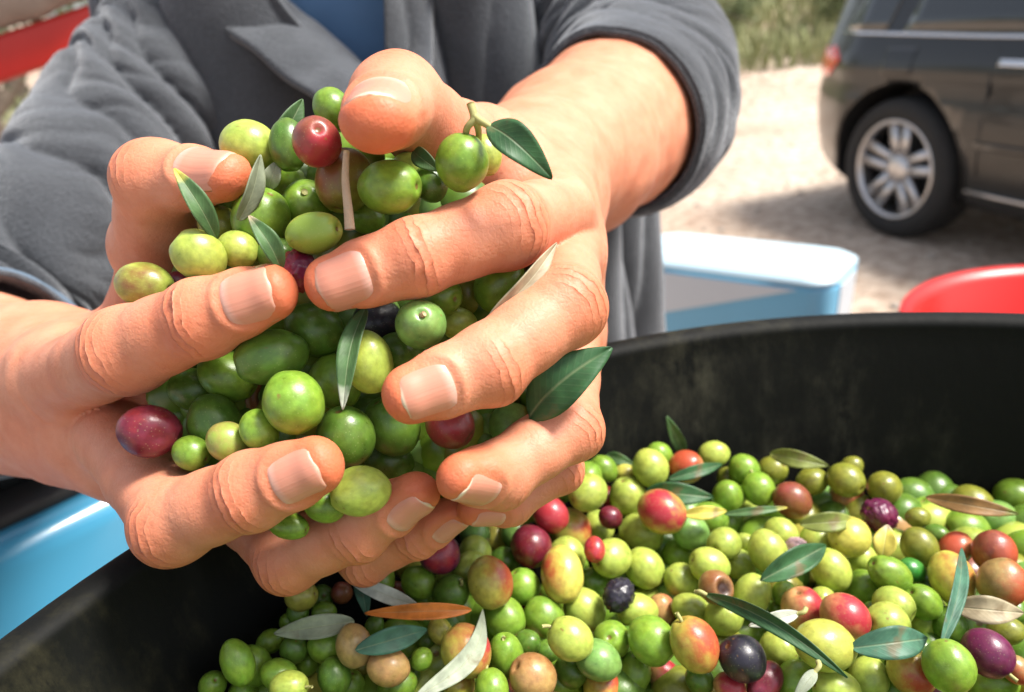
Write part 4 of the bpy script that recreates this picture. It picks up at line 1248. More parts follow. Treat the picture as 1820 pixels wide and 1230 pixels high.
# brown bruises and the scar at the stem end
zc = sepx.outputs["Z"]
rad2 = mth('ADD', mth('MULTIPLY', sepx.outputs["X"], sepx.outputs["X"]), mth('MULTIPLY', sepx.outputs["Y"], sepx.outputs["Y"]))
scar = mth('MULTIPLY', mth('LESS_THAN', rad2, 0.014), mth('GREATER_THAN', zc, 0.4))
tip = mth('MULTIPLY', mth('LESS_THAN', rad2, 0.004), mth('LESS_THAN', zc, -0.4))
mxs = n.new("ShaderNodeMix"); mxs.data_type = 'RGBA'; mxs.inputs["B"].default_value = (0.16, 0.085, 0.03, 1)
l.new(mth('MULTIPLY', mth('MAXIMUM', scar, tip), 0.8), mxs.inputs["Factor"]); l.new(mxp.outputs["Result"], mxs.inputs["A"])
n4 = n.new("ShaderNodeTexNoise"); n4.inputs["Scale"].default_value = 2.6; n4.inputs["Detail"].default_value = 3
l.new(addv.outputs[0], n4.inputs["Vector"])
br = mth('MULTIPLY', mth('SUBTRACT', n4.outputs["Fac"], 0.70), 14, True)
mxr = n.new("ShaderNodeMix"); mxr.data_type = 'RGBA'; mxr.inputs["B"].default_value = (0.20, 0.10, 0.03, 1)
l.new(mth('MULTIPLY', br, .7), mxr.inputs["Factor"]); l.new(mxs.outputs["Result"], mxr.inputs["A"])
apit = n.new('ShaderNodeAttribute'); apit.attribute_name = 'pit'
mxq = n.new('ShaderNodeMix'); mxq.data_type = 'RGBA'; mxq.inputs['B'].default_value = (0.035, 0.014, 0.008, 1)
l.new(apit.outputs['Fac'], mxq.inputs['Factor']); l.new(mxr.outputs['Result'], mxq.inputs['A'])
l.new(mxq.outputs['Result'], b.inputs['Base Color'])
rr = n.new("ShaderNodeMapRange"); rr.inputs["To Min"].default_value = .20; rr.inputs["To Max"].default_value = .46; l.new(n2.outputs["Fac"], rr.inputs["Value"])
l.new(rr.outputs[0], b.inputs["Roughness"])
b.inputs["Subsurface Weight"].default_value = 0.04; b.inputs["Subsurface Scale"].default_value = 0.002; b.inputs["Subsurface Radius"].default_value = (0.8, 1.0, 0.3)
bp = n.new("ShaderNodeBump"); bp.inputs["Strength"].default_value = .05; bp.inputs["Distance"].default_value = 0.05
l.new(nf.outputs["Fac"], bp.inputs["Height"]); l.new(bp.outputs[0], b.inputs["Normal"])
OLIVE = m_
STEM = simple_mat("olive_stalk", (0.34, 0.33, 0.12), 0.7, var=.25, scale=200)
STEMT = simple_mat("dry_stalk", (0.45, 0.32, 0.18), 0.75, var=.25, scale=200)

def olive_mesh(kind, seed):
    rg = np.random.default_rng(seed)
    nu, nv = 26, 36
    th = np.linspace(0, np.pi, nu); ph = np.linspace(0, 2 * np.pi, nv, endpoint=False)
    T, Fq = np.meshgrid(th, ph, indexing='ij')
    r = np.ones_like(T)
    d = np.stack([np.sin(T) * np.cos(Fq), np.sin(T) * np.sin(Fq), np.cos(T)], -1)
    r = r + 0.05 * (vnoise(d * 1.3 + seed * 7, seed) - .5) + 0.03 * (vnoise(d * 2.6 + seed * 3, seed) - .5)
    r = r - 0.16 * np.exp(-(T / 0.20) ** 2)                      # dimple at the stalk
    r = r + 0.035 * np.exp(-((np.pi - T) / 0.30) ** 2) - 0.02 * np.exp(-((np.pi - T) / 0.12) ** 2)
    if kind == 'wrinkled':
        q = d * 3.2 + 5
        r = r - 0.16 * np.abs(np.sin(6 * vnoise(q * .8, 5) * np.pi)) * np.sin(T) ** .5 - 0.05 * np.abs(np.sin(9 * vnoise(q * 1.6, 6) * 3))
    if kind == 'dent':
        c = unit([0.8, 0.2, 0.5]); a = np.arccos(np.clip(d @ c, -1, 1)); r = r - 0.22 * np.exp(-(a / .42) ** 2)
    if kind == 'hole':
        c = unit([1.0, 0.0, 0.2]); a = np.arccos(np.clip(d @ c, -1, 1)); r = r - 0.34 / (1 + np.exp((a - .52) / .05)) + .03 * np.exp(-((a - .62) / .08) ** 2)
    V = d * r[..., None]
    F = grid_faces(nu, nv, True)
    V = V.reshape(-1, 3)
    pit = np.zeros(len(V))
    if kind == 'hole': pit = np.clip((.60 - a.ravel()) / .12, 0, 1)
    me = mesh_np("olive_" + kind, V, F[:, ::-1], OLIVE)
    add_attr(me, 'pit', pit)
    bm = bmesh.new(); bm.from_mesh(me); bmesh.ops.remove_doubles(bm, verts=bm.verts, dist=1e-5); bmesh.ops.recalc_face_normals(bm, faces=bm.faces); bm.to_mesh(me); bm.free()
    me.polygons.foreach_set("use_smooth", np.ones(len(me.polygons), bool))
    return me
OM = {k: [olive_mesh(k, s + 1) for s in range(4 if k == 'plain' else 1)] for k in ('plain', 'wrinkled', 'dent', 'hole')}

def put_olive(pos_mm, a, bq, axis_cam, color, blush, kind, label, group, cheek=None, rng=random):
    """pos in camera mm; a,bq semi-axes in mm; axis_cam: direction of the stalk end in the camera frame"""
    o = bpy.data.objects.new("olive", rng.choice(OM[kind])); link(o)
    z = Vector(rot_world(unit(axis_cam)))
    ch = Vector(rot_world(cheek if cheek is not None else (rng.uniform(-1, 1), rng.uniform(-1, .3), rng.uniform(-1, .2))))
    x = ch - z * ch.dot(z)
    if x.length < 1e-3: x = z.orthogonal()
    x.normalize(); y = z.cross(x)
    R3 = Matrix((x, y, z)).transposed()
    w = Vector(to_world(pos_mm))
    o.matrix_world = Matrix.Translation(w) @ R3.to_4x4() @ Matrix.Diagonal((bq * .001, bq * .001 * rng.uniform(.96, 1.04), a * .001, 1))
    j = 1 + rng.uniform(-.12, .12)
    o.color = (color[0] * j, color[1] * j, color[2] * j, 1)
    o["blush"] = float(blush[0]) if blush else 0.0
    o["blush_color"] = [float(x) for x in (blush[1] if blush else color)] + [1.0]
    tag(o, label, "olive", group)
    return o

def stalk(parent, length, curve, mat=STEM, r=0.09):
    """a short stalk on the stalk end of an olive (unit space of the parent)"""
    pts = catmull([(0, 0, .80), (0.02, 0, .80 + length * .5), (curve, curve * .3, .80 + length)], 5)
    v, f = tube_vf(pts, np.linspace(r, r * 1.15, len(pts)), 7)
    me = mesh_np("stalk", v, f, mat); o = bpy.data.objects.new("stalk", me); link(o, parent)
    return o

def rand_axis(rng, front=0.5):
    """stalk direction: mostly sideways, now and then towards the eye"""
    a = rng.uniform(0, 2 * math.pi); t = rng.gauss(0, front)
    return (math.cos(a), math.sin(a), -t)

# ---------------------------------------------------------------- olives in the hands
# px, py, r_long, r_short, angle(deg of the long axis in the picture, None = towards the eye), colour, depth, blush, kind, label
HO = [
 (592, 194, 36, 31, 60, 'g', 196, None, 'plain', "green olive tucked under the left edge of the upright thumb"),
 (563, 253, 44, 40, 60, 'm', 186, (.7, 'r'), 'plain', "glossy red-brown olive beside the upright thumb's nail"),
 (512, 258, 44, 30, 85, 'd', 197, None, 'plain', "dark green olive half hidden behind the red-brown olive by the thumb"),
 (443, 262, 47, 43, 20, 'l', 199, None, 'plain', "pale yellow-green olive highest at left, above the sideways thumb's tip"),
 (612, 322, 54, 47, 100, 'v', 193, (.55, 'n'), 'plain', "olive-green olive with a red-brown top, behind the upright dry twig"),
 (528, 327, 42, 38, 20, 'g', 200, None, 'plain', "mid green olive between the red-brown olive and the one with a navel"),
 (545, 364, 43, 40, None, 'g', 193, None, 'plain', "green olive with its navel up, above the yellowish olive"),
 (693, 333, 54, 43, 5, 'g', 180, None, 'plain', "large bright green oval olive just under the upright thumb"),
 (822, 288, 47, 43, 80, 'g', 177, None, 'plain', "bright green olive hanging from the forked twig on the index finger"),
 (862, 276, 34, 28, 80, 'l', 188, None, 'plain', "small pale green olive behind the one on the forked twig"),
 (766, 326, 32, 28, 70, 'd', 187, None, 'plain', "dark green olive between the large oval olive and the forked twig"),
 (728, 297, 28, 24, 30, 'l', 191, None, 'plain', "pale olive peeping out below the upright thumb's pad"),
 (464, 388, 50, 46, 120, 'g', 192, None, 'plain', "green olive right of the sideways thumb, beside the yellow-tipped leaf"),
 (558, 414, 51, 34, -5, 'y', 185, (.75, 'g'), 'plain', "flat oval yellow-olive coloured olive above the index fingertip"),
 (390, 400, 36, 32, 30, 'v', 200, None, 'plain', "dull green olive in the shade under the sideways thumb"),
 (353, 454, 45, 41, 40, 'l', 186, None, 'plain', "pale yellow-green olive sitting on the left index finger, left of its leaf"),
 (424, 444, 34, 30, 30, 'l', 187, None, 'plain', "small light green olive left of the upright pointed leaf on the index finger"),
 (492, 453, 34, 29, 10, 'd', 190, None, 'plain', "dark green olive behind the upright pointed leaf on the index finger"),
 (257, 507, 49, 38, 10, 'l', 186, (.42, 'n'), 'plain', "yellow-green olive with a brown cheek, farthest left on the index finger"),
 (300, 468, 30, 27, 30, 'g', 197, None, 'plain', "small green olive with a stalk behind the brown-cheeked one"),
 (318, 504, 24, 20, 0, 'R', 192, None, 'plain', "dark red olive squeezed between two pale ones on the left index finger"),
 (530, 482, 38, 34, 90, 'r', 188, (.6, 'P'), 'wrinkled', "wrinkled red olive between the two index fingertips"),
 (650, 386, 32, 27, 20, 'g', 196, None, 'plain', "green olive just above the right-hand index finger, by the dry twig"),
 (460, 328, 27, 24, 30, 'g', 205, None, 'plain', "small green olive deep behind the thumb's grey leaf"),
 (778, 523, 43, 36, 20, 'g', 187, None, 'plain', "green olive between index and middle finger with a small navel at its right"),
 (830, 518, 40, 29, 80, 'v', 196, None, 'plain', "dull olive-green olive second in the row between index and middle finger"),
 (888, 507, 48, 40, -50, 'g', 194, None, 'plain', "green olive beside the long tan leaf between index and middle finger"),
 (748, 577, 46, 41, None, 'b', 182, None, 'plain', "blue-green olive with its stalk scar facing out, above the middle finger"),
 (815, 576, 33, 28, 20, 'l', 190, None, 'plain', "small light green olive touching the middle finger"),
 (672, 572, 42, 36, 0, 'k', 204, None, 'plain', "black olive in the deep gap under the right-hand index fingertip"),
 (655, 645, 52, 41, 80, 'l', 183, None, 'plain', "pale bright green olive right of the hanging leaf in the middle of the handful"),
 (598, 678, 47, 42, 60, 'g', 196, None, 'plain', "green olive behind the hanging leaf's white tip"),
 (560, 586, 50, 43, 30, 'd', 194, None, 'plain', "dark green olive below the gap between the two index fingertips"),
 (482, 634, 60, 44, -15, 'd', 191, None, 'plain', "large dark green oval olive under the left index finger"),
 (405, 668, 50, 40, 30, 'g', 193, None, 'plain', "green olive lower left of the large dark oval one"),
 (345, 692, 42, 36, 20, 'd', 202, None, 'plain', "dark green olive deep under the left index finger near the palm"),
 (522, 716, 53, 49, 60, 'g', 177, None, 'plain', "largest bright green olive in the centre, above the left middle fingertip"),
 (382, 752, 48, 42, 60, 'd', 192, None, 'plain', "dark green olive right of the dark red one"),
 (456, 706, 38, 22, 75, 't', 194, (.6, 'n'), 'hole', "shrivelled tan olive with a brown pit in the centre left"),
 (266, 766, 50, 41, 15, 'R', 187, (.15, 'r'), 'dent', "dark maroon olive at the left palm between index and middle finger"),
 (340, 805, 32, 28, 20, 'g', 191, None, 'plain', "small green olive under the dark red one"),
 (406, 785, 36, 31, 40, 't', 187, (.5, 'g'), 'plain', "brownish olive lying against the left middle finger"),
 (461, 765, 36, 30, 60, 'g', 184, None, 'plain', "green olive between the brownish one and the largest green one"),
 (615, 776, 52, 47, 80, 'd', 190, None, 'plain', "dark green olive just above the left middle fingertip's right side"),
 (697, 757, 52, 44, 60, 'd', 193, None, 'plain', "dark green olive under the middle fingertip with the white-edged nail"),
 (692, 822, 42, 37, 30, 'd', 198, None, 'plain', "dark green olive above the ring fingertips"),
 (800, 755, 42, 37, 30, 'm', 196, (.5, 'r'), 'plain', "dark red olive under the right-hand middle finger"),
 (640, 873, 50, 40, -5, 'l', 179, None, 'plain', "bright yellow-green olive below the left middle fingertip"),
 (576, 897, 36, 28, 20, 'g', 184, None, 'plain', "dark green olive under the left middle finger, left of the bright one"),
 (512, 934, 36, 22, 10, 'g', 185, None, 'plain', "lowest green olive under the left middle finger"),
 (945, 690, 39, 35, 20, 'g', 191, None, 'plain', "green olive in front of the broad dark leaf at right"),
 (914, 758, 43, 38, 20, 'b', 188, (.3, 'l') if False else None, 'plain', "blue-green olive resting on the right-hand ring finger"),
 (866, 716, 42, 36, 20, 'd', 199, None, 'plain', "dark olive in the shade below the right-hand middle finger"),
 (862, 903, 28, 22, 10, 'l', 202, None, 'plain', "light green olive peeping between the right-hand ring and little fingers"),
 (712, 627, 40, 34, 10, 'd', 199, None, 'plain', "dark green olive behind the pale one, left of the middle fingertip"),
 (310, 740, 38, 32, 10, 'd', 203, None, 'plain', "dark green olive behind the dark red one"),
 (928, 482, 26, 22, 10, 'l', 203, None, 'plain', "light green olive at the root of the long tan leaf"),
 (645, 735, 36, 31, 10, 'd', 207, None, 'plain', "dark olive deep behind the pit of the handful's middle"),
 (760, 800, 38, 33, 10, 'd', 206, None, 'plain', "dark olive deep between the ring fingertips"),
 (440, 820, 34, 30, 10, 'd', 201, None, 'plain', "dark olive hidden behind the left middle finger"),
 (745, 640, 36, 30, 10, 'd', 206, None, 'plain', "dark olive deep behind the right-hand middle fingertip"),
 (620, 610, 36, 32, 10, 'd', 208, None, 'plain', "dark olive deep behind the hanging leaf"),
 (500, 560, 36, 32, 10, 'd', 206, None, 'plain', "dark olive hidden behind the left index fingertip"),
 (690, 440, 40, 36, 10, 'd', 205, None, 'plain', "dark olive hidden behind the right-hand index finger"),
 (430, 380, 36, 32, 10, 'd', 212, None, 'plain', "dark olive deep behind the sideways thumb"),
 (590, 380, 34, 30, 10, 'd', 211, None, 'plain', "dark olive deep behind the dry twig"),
]
hr = random.Random(3)
hz = np.array([o[6] for o in HO], float); hpx = np.array([[o[0], o[1]] for o in HO], float); hrp = np.array([math.sqrt(o[2] * o[3]) for o in HO], float) * 1.10
hz0 = hz.copy()
KEEP = np.array([0.0 if (o[0], o[1]) in ((576, 897), (512, 934), (640, 873), (862, 903), (266, 766)) else 1.0 for o in HO])
# settle the olives in depth so that they touch instead of passing through one another or the fingers
for it in range(160):
    pos = np.stack([(hpx[:, 0] - CX) * hz / FPX, (hpx[:, 1] - CY) * hz / FPX, hz], -1); rm = hrp * hz / FPX
    d = np.linalg.norm(pos[:, None] - pos[None], axis=2) + np.eye(len(pos)) * 1e3
    ov = (rm[:, None] + rm[None]) * 0.95 - d
    push = np.zeros(len(pos))
    for i, j in zip(*np.nonzero(np.triu(ov > 0))):
        dz = pos[j, 2] - pos[i, 2]
        lat = math.hypot(*(pos[j, :2] - pos[i, :2]))
        need = math.sqrt(max(0, ((rm[i] + rm[j]) * .95) ** 2 - lat ** 2)) - abs(dz)
        if need <= 0: continue
        sgn = 1 if (hz0[j] >= hz0[i]) else -1
        push[i] -= sgn * need * .12; push[j] += sgn * need * .30
    sd = hands_sdf(pos)
    push += np.clip(rm * .90 - sd, 0, 4) * 0.35 * KEEP
    hz = np.clip(hz + np.clip(push, -2, 2), hz0 - 5, hz0 + 26)
HOBJ = {}
for k, (px, py, ra, rb, ang, c, z, bl, kind, lab) in enumerate(HO):
    zz = hz[k]; s = zz / FPX * 1.10
    if ang is None: axis = (0.15, -0.35, -1)
    else:
        f_ = hr.choice((-1, 1)); axis = (f_ * math.cos(math.radians(ang)), f_ * math.sin(math.radians(ang)), -hr.uniform(-.25, .45))
    if k == 7: axis = (1, 0.05, -.35)
    if k == 8: axis = (0.1, -1, -.2)
    if k == 24: axis = (.8, .25, -.6)
    if k == 1: axis = (.25, -.2, -.8)
    cheek = {1: (.6, .2, -1), 4: (.0, -1, -.3), 13: (.2, .2, -1), 18: (-1, -.3, -.5), 39: (-.3, -.3, -1)}.get(k)
    o = put_olive(P(px, py, zz), ra * s, rb * s, axis, COL[c], (bl[0], BLUSH[bl[1]]) if bl else None, kind, lab, "olives held in the cupped hands", cheek, hr)
    HOBJ[k] = o
stalk(HOBJ[27], .22, .10, STEMT, .10); stalk(HOBJ[19], .5, .3); stalk(HOBJ[6], .16, .05, STEM, .12)

# ---------------------------------------------------------------- olives in the tub
def crop(ox, oy, s, rows): return [(ox + r[0] * s, oy + r[1] * s, r[2] * s, (r[3] if len(r) > 5 else r[2] * .93) * (s if len(r) > 5 else s), *r[-2:]) for r in rows]
# rows: cx, cy, r_long, [r_short, angle], colour code ; code = base letter + optional blush letter and amount digit
def rows(ox, oy, s, txt):
    out = []
    for ln in txt.split(';'):
        q = ln.split()
        if not q: continue
        cx_, cy_ = float(q[0]), float(q[1]); ra = float(q[2]); code = q[3]
        rb = float(q[4]) if len(q) > 4 else ra * (.84 + .11 * ((cx_ * 7 + cy_ * 13) % 10) / 10); an = float(q[5]) if len(q) > 5 else None
        kd = q[6] if len(q) > 6 else 'plain'
        out.append([ox + cx_ * s, oy + cy_ * s, ra * s, rb * s, an, code, kd])
    return out
TB = rows(800, 820, 1 / 3, """820 40 75 g;730 85 85 g;595 165 62 d;735 165 103 ln2 92 -20 dent;838 185 55 r;950 190 102 l 90 70;1070 35 98 l;1258 28 96 po8;
1130 268 125 yr6 108 30;1480 190 90 g;1388 305 92 g;415 240 88 l;535 282 100 rr5;640 372 118 yo4 105 60;795 345 85 l 70 60;855 300 62 R;1022 380 110 l 95 10;1282 375 102 b 85 40;350 378 82 b;
432 452 106 RR4 98 60;238 412 75 yo3;135 478 82 l;130 382 80 b;105 570 90 l;292 530 78 d;215 645 130 yo7 108 70;390 668 92 g 84 60;598 605 140 yo4 104 85;622 505 96 l;860 515 106 l;770 470 65 r;
1038 568 105 l 92 60;1218 500 87 g;1382 555 102 l 88 20;1462 440 92 l;1535 545 88 l;760 645 78 d;900 712 98 kk0 82 -40 wrinkled;1235 640 98 l;1120 655 68 l;1418 672 88 tn6 80 50 hole;
288 832 115 g 98 40;500 835 112 g 100 60;716 792 110 l 100 50;1000 800 108 l 88 15;1125 795 88 pr5;1285 792 98 l 80 20;1462 826 105 l;640 946 118 l 102 30;862 950 102 g;790 1060 115 b 98 20;1076 955 124 g 115 40;
1304 976 142 yo6 112 60;85 1008 135 yr5 118 50;297 1036 120 g 90 85;440 1150 120 pn7 112 40;642 1120 85 d;412 970 72 d;980 1120 102 g;1146 1150 95 pr6 78 60;812 1205 100 yo5;222 1212 98 g;48 1195 90 yo5;1492 1212 85 pr6;
1330 1165 75 d;522 1012 65 d;1060 690 50 d;1020 1245 80 g;2 462 48 Pw0;0 705 62 d;1195 440 60 pn6;690 560 55 g;300 280 66 b""")
TB += rows(1300, 820, 1 / 3, """70 45 82 g 72 60;215 50 78 v;430 105 78 v;145 146 87 g;20 190 58 g;325 206 98 mn4 86 45;610 98 92 v;615 182 94 po6;815 140 88 v;790 288 102 PP3 88 30 wrinkled;995 300 58 v;630 402 108 y;
457 430 88 l;265 390 88 l 80 50;195 482 112 l 92 70;70 430 52 l;75 572 82 l;345 455 58 ww0 52 0 wrinkled;530 580 108 ln2 95 60;670 510 94 l;846 605 118 g 84 35;960 580 70 e 58 20;700 675 98 g;1002 455 98 v 84 60;
1195 465 88 po7;1400 482 108 mo6;1175 622 132 yo4 104 85;1442 648 120 to6;1022 752 100 g 82 40;866 772 98 l;110 710 106 l;380 790 118 pr7 104 70;488 742 78 l;606 830 122 pr6 108 40;830 862 110 l;500 982 158 yl0 124 15;
60 1052 120 kk0 110 40;178 1172 112 RR3 76 -35 dent;255 1000 98 l;345 1172 108 g;732 1160 108 l;960 1120 126 yo5 112 60;1160 1092 128 g 120 80;1366 1022 122 PR3 110 50;1382 1182 122 g;1522 1112 78 to5;1462 902 84 v;1000 1002 72 d;
560 1212 118 l 90 10;1160 872 88 d;742 790 42 d;1512 792 62 d;280 702 62 g;240 792 44 g;1092 392 62 d;1050 662 64 d;640 30 60 v""")
TB += rows(1020, 550, .4396, "345 590 54 g;565 585 58 l;620 682 42 v;205 662 44 y")
TB += rows(350, 850, .309, """600 678 88 yv0;712 690 78 d;832 660 62 mn5;730 768 66 g 56 10;580 772 64 d;1056 578 92 g 78 80;1002 500 52 l;1206 482 96 yl0 78 80;1276 600 100 g 84 20;1392 436 116 Pr5 100 30;1432 575 66 l;1316 706 60 g;
1462 660 104 d;420 940 76 g;560 985 84 d;745 966 102 g 92 20;904 966 115 tn3 96 70;1100 1086 115 pn6 96 10;236 1062 130 g 88 70;332 1076 118 g 90 70;472 1130 98 g 84 15;90 1190 84 g;530 1200 104 l;640 1062 68 g;702 1112 64 g;
792 1142 104 d;1292 1040 66 g;872 1212 102 g;1152 1190 108 g 84 -20;540 830 66 g;262 1232 84 g;1400 880 76 y;1150 650 54 m;1020 850 60 d;380 1225 70 g;1230 1130 60 d;1330 930 60 d;1560 640 50 d""")
CODE = {}
def pile_depth(x, y):
    """level of the pile below the rim, mm: higher against the left wall"""
    t = np.clip((60 - x) / 140, 0, 1); t = t * t * (3 - 2 * t)
    return 57 - 20 * t
def ray_pile(px, py, extra=0.0):
    d = rot_world(((px - CX) / FPX, (py - CY) / FPX, 1.0)); t = 250.0
    for _ in range(12):
        w = d * t; t = (127 + pile_depth(w[0], w[1]) + extra) / -d[2]
    return t
tz = np.array([ray_pile(o[0], o[1]) for o in TB]); tp = np.array([[o[0], o[1]] for o in TB]); tr = np.array([math.sqrt(o[2] * o[3]) for o in TB]) * 1.09
tz0 = tz.copy()
PRI = np.array([tr[i] * tz[i] ** .2 * (1.7 if (TB[i][6] != 'plain' or TB[i][5][0] in 'kRPrmt') else 1.0) for i in range(len(TB))])
RD = rot_world(np.stack([(tp[:, 0] - CX) / FPX, (tp[:, 1] - CY) / FPX, np.ones(len(tp))], -1))
for it in range(140):
    W = RD * tz[:, None]; rm = tr * tz / FPX
    D = np.linalg.norm(W[:, None] - W[None], axis=2) + np.eye(len(W)) * 1e3
    ov = (rm[:, None] + rm[None]) * .96 - D
    push = np.zeros(len(W))
    for i, j in zip(*np.nonzero(np.triu(ov > 0))):
        # the bigger one of a pair lies on top
        s = 1 if PRI[i] >= PRI[j] else -1
        push[i] -= s * ov[i, j] * .16; push[j] += s * ov[i, j] * .34
    rad = np.hypot(W[:, 0] - TUB_C[0] * 1000, W[:, 1] - TUB_C[1] * 1000)
    lim = TUB_R * 1000 - 9 + (W[:, 2] + 127) * 0.12 - rm
    push -= np.clip(rad - lim, 0, 20) * .5
    tz = np.clip(tz + np.clip(push, -3, 3), tz0 - 40, tz0 + 26)
tr_ = random.Random(5)
LBL = {'g': "plain green olive", 'l': "pale yellow-green olive", 'd': "dark green olive", 'b': "blue-green olive", 'v': "dull olive-green olive", 'y': "yellow olive", 'r': "bright red olive",
       'R': "dark red olive", 'k': "black olive", 'p': "pinkish brown olive", 't': "brown and green olive", 'm': "reddish brown olive", 'P': "purple olive", 'w': "pale pink shrivelled olive", 'e': "small deep green olive"}
BLW = {'o': "yellow olive with an orange-red cheek", 'r': "yellowish olive with a red cheek", 'n': "green olive with brown blemishes"}
def where(px, py):
    if px < 640: return "at the left edge of the pile in the tub" if py < 1130 else "at the front left corner of the pile in the tub"
    if px < 900: return "in the tub just below the hands" if py < 1080 else "in the tub at the front, below the hands"
    if px < 1250: return "in the tub at the far side, right of the hands" if py < 920 else ("in the middle of the tub's pile" if py < 1090 else "in the front middle of the tub's pile")
    if px < 1560: return "at the far wall of the tub" if py < 910 else ("right of the middle of the tub's pile" if py < 1090 else "at the front, right of the middle of the tub's pile")
    return "in the shade by the tub's right wall" if py < 1010 else "at the front right of the tub's pile"
SPECIAL = {  # picture position -> label
 (1100, 1057): "wrinkled black olive in the middle of the tub's pile", (1320, 1170): "large black olive at the front of the tub's pile", (1273, 1044): "half rotten brown olive with an open pit, above the long leaf",
 (1563, 916): "wrinkled purple olive in the shade near the far wall", (1467, 1147): "biggest lemon yellow olive at the front of the tub", (944, 971): "dark cherry red olive below the right-hand ring finger",
 (1755, 1161): "glossy dark purple olive in the front right corner of the tub", (1359, 1211): "crimson dented olive at the bottom edge, under the long leaf", (1415, 972): "small pink shrivelled olive beside the folded dark leaf",
 (1620, 1013): "small deep green olive behind a large oval one at right", (780, 985): "purple-pink olive just under the little fingers", (978, 914): "bright red olive next to the right-hand ring finger",
 (1177, 909): "olive with a red top and yellow base at the far side of the tub", (1427, 1083): "pinkish red olive beside the pale silver leaf", (1502, 1097): "rosy olive right of the pinkish red one, above the biggest yellow olive",
 (1692, 1027): "yellow-orange olive behind the upright dark leaf", (1408, 889): "reddish brown olive near the far wall, above the narrow leaf", (1220, 829): "salmon coloured olive at the far wall of the tub",
 (872, 1035): "orange-red and yellow olive right of the orange leaf", (828, 1156): "large red and yellow olive inside the curved silver leaf", (1235, 1145): "large yellow olive with a red underside at the front middle",
 (999, 1022): "tall yellow olive blushing orange at its base, centre of the tub", (629, 1148): "brownish olive with a pale stalk, touching the bluish leaf", (1620, 1193): "yellow and pink olive at the bottom edge, right of the long leaf",
 (947, 1203): "brick red olive at the bottom edge of the picture", (1687, 1184): "large green olive with a deep navel at the front right"}
USED = set()
LAND = {(1100, 1057): "wrinkled black olive", (1320, 1170): "large black olive", (1273, 1044): "half rotten brown olive", (1563, 916): "wrinkled purple olive",
 (1467, 1147): "biggest yellow olive", (944, 971): "dark cherry red olive", (1755, 1161): "glossy dark purple olive", (1415, 972): "small pink shrivelled olive",
 (780, 985): "purple-pink olive under the hands", (1177, 909): "red-topped yellow olive", (1427, 1083): "pinkish red olive", (1692, 1027): "yellow-orange olive by the upright leaf",
 (1408, 889): "reddish brown olive", (1220, 829): "salmon coloured olive", (872, 1035): "orange-red and yellow olive", (828, 1156): "large red and yellow olive",
 (1235, 1145): "yellow olive with red underside", (999, 1022): "tall yellow blushing olive", (629, 1148): "brownish olive with pale stalk", (1620, 1193): "yellow and pink olive",
 (947, 1203): "brick red olive", (740, 1087): "dry orange leaf", (556, 1115): "grey-green leaf", (1585, 1143): "broad bluish green leaf", (1475, 928): "yellow-green leaf",
 (1573, 962): "yellowish tan leaf", (1208, 878): "dark glossy leaf", (1755, 1085): "grey-tan leaf", (1200, 775): "leaf on the far wall", (1412, 1000): "folded dark leaf"}
TOBJ = []
for k, (px, py, ra, rb, an, code, kd) in enumerate(TB):
    zz = tz[k]; s = zz / FPX * 1.09
    base = COL[code[0]]; bl = None; word = LBL[code[0]]
    if len(code) == 3 and code[2] != '0' and code[1] in BLUSH:
        bl = (int(code[2]) / 10.0, BLUSH[code[1]])
        if code[1] in BLW and code[0] in 'yl': word = BLW[code[1]]
    if len(code) == 3 and code[2] == '0' and code[1] in COL and code[0] not in 'kw':
        base = tuple((a_ + c_) / 2 for a_, c_ in zip(base, COL[code[1]]))
    if an is None: axis = rand_axis(tr_, .8)
    else:
        f_ = tr_.choice((-1, 1)); axis = (f_ * math.cos(math.radians(an)), f_ * math.sin(math.radians(an)), -tr_.uniform(-.2, .6))
    lab = None
    for (qx, qy), t_ in SPECIAL.items():
        if abs(qx - px) < 16 and abs(qy - py) < 16: lab = t_
    w_ = where(px, py)
    grp = "olives in the tub"
    if lab is None:
        cand = sorted(((math.hypot(px - qx, py - qy), qx, qy, t_) for (qx, qy), t_ in LAND.items()))
        for dd_, qx, qy, t_ in cand[:9]:
            dx_, dy_ = px - qx, py - qy; a_ = math.degrees(math.atan2(-dy_, dx_)) % 360
            dr = ["right of", "upper right of", "above", "upper left of", "left of", "lower left of", "below", "lower right of"][int((a_ + 22.5) // 45) % 8]
            q_ = word + " " + dr + " the " + t_ + " in the tub"
            if q_ not in USED: lab = q_; break
    if lab is None: lab = word + " " + w_
    USED.add(lab)
    o = put_olive(P(px, py, zz), ra * s, rb * s, axis, base, bl, kd, lab, grp, None if kd != 'hole' else (.2, -.5, -1), tr_)
    TOBJ.append(o)
    if tr_.random() < .16: stalk(o, tr_.uniform(.2, .5), tr_.uniform(-.2, .3), STEM, .08)

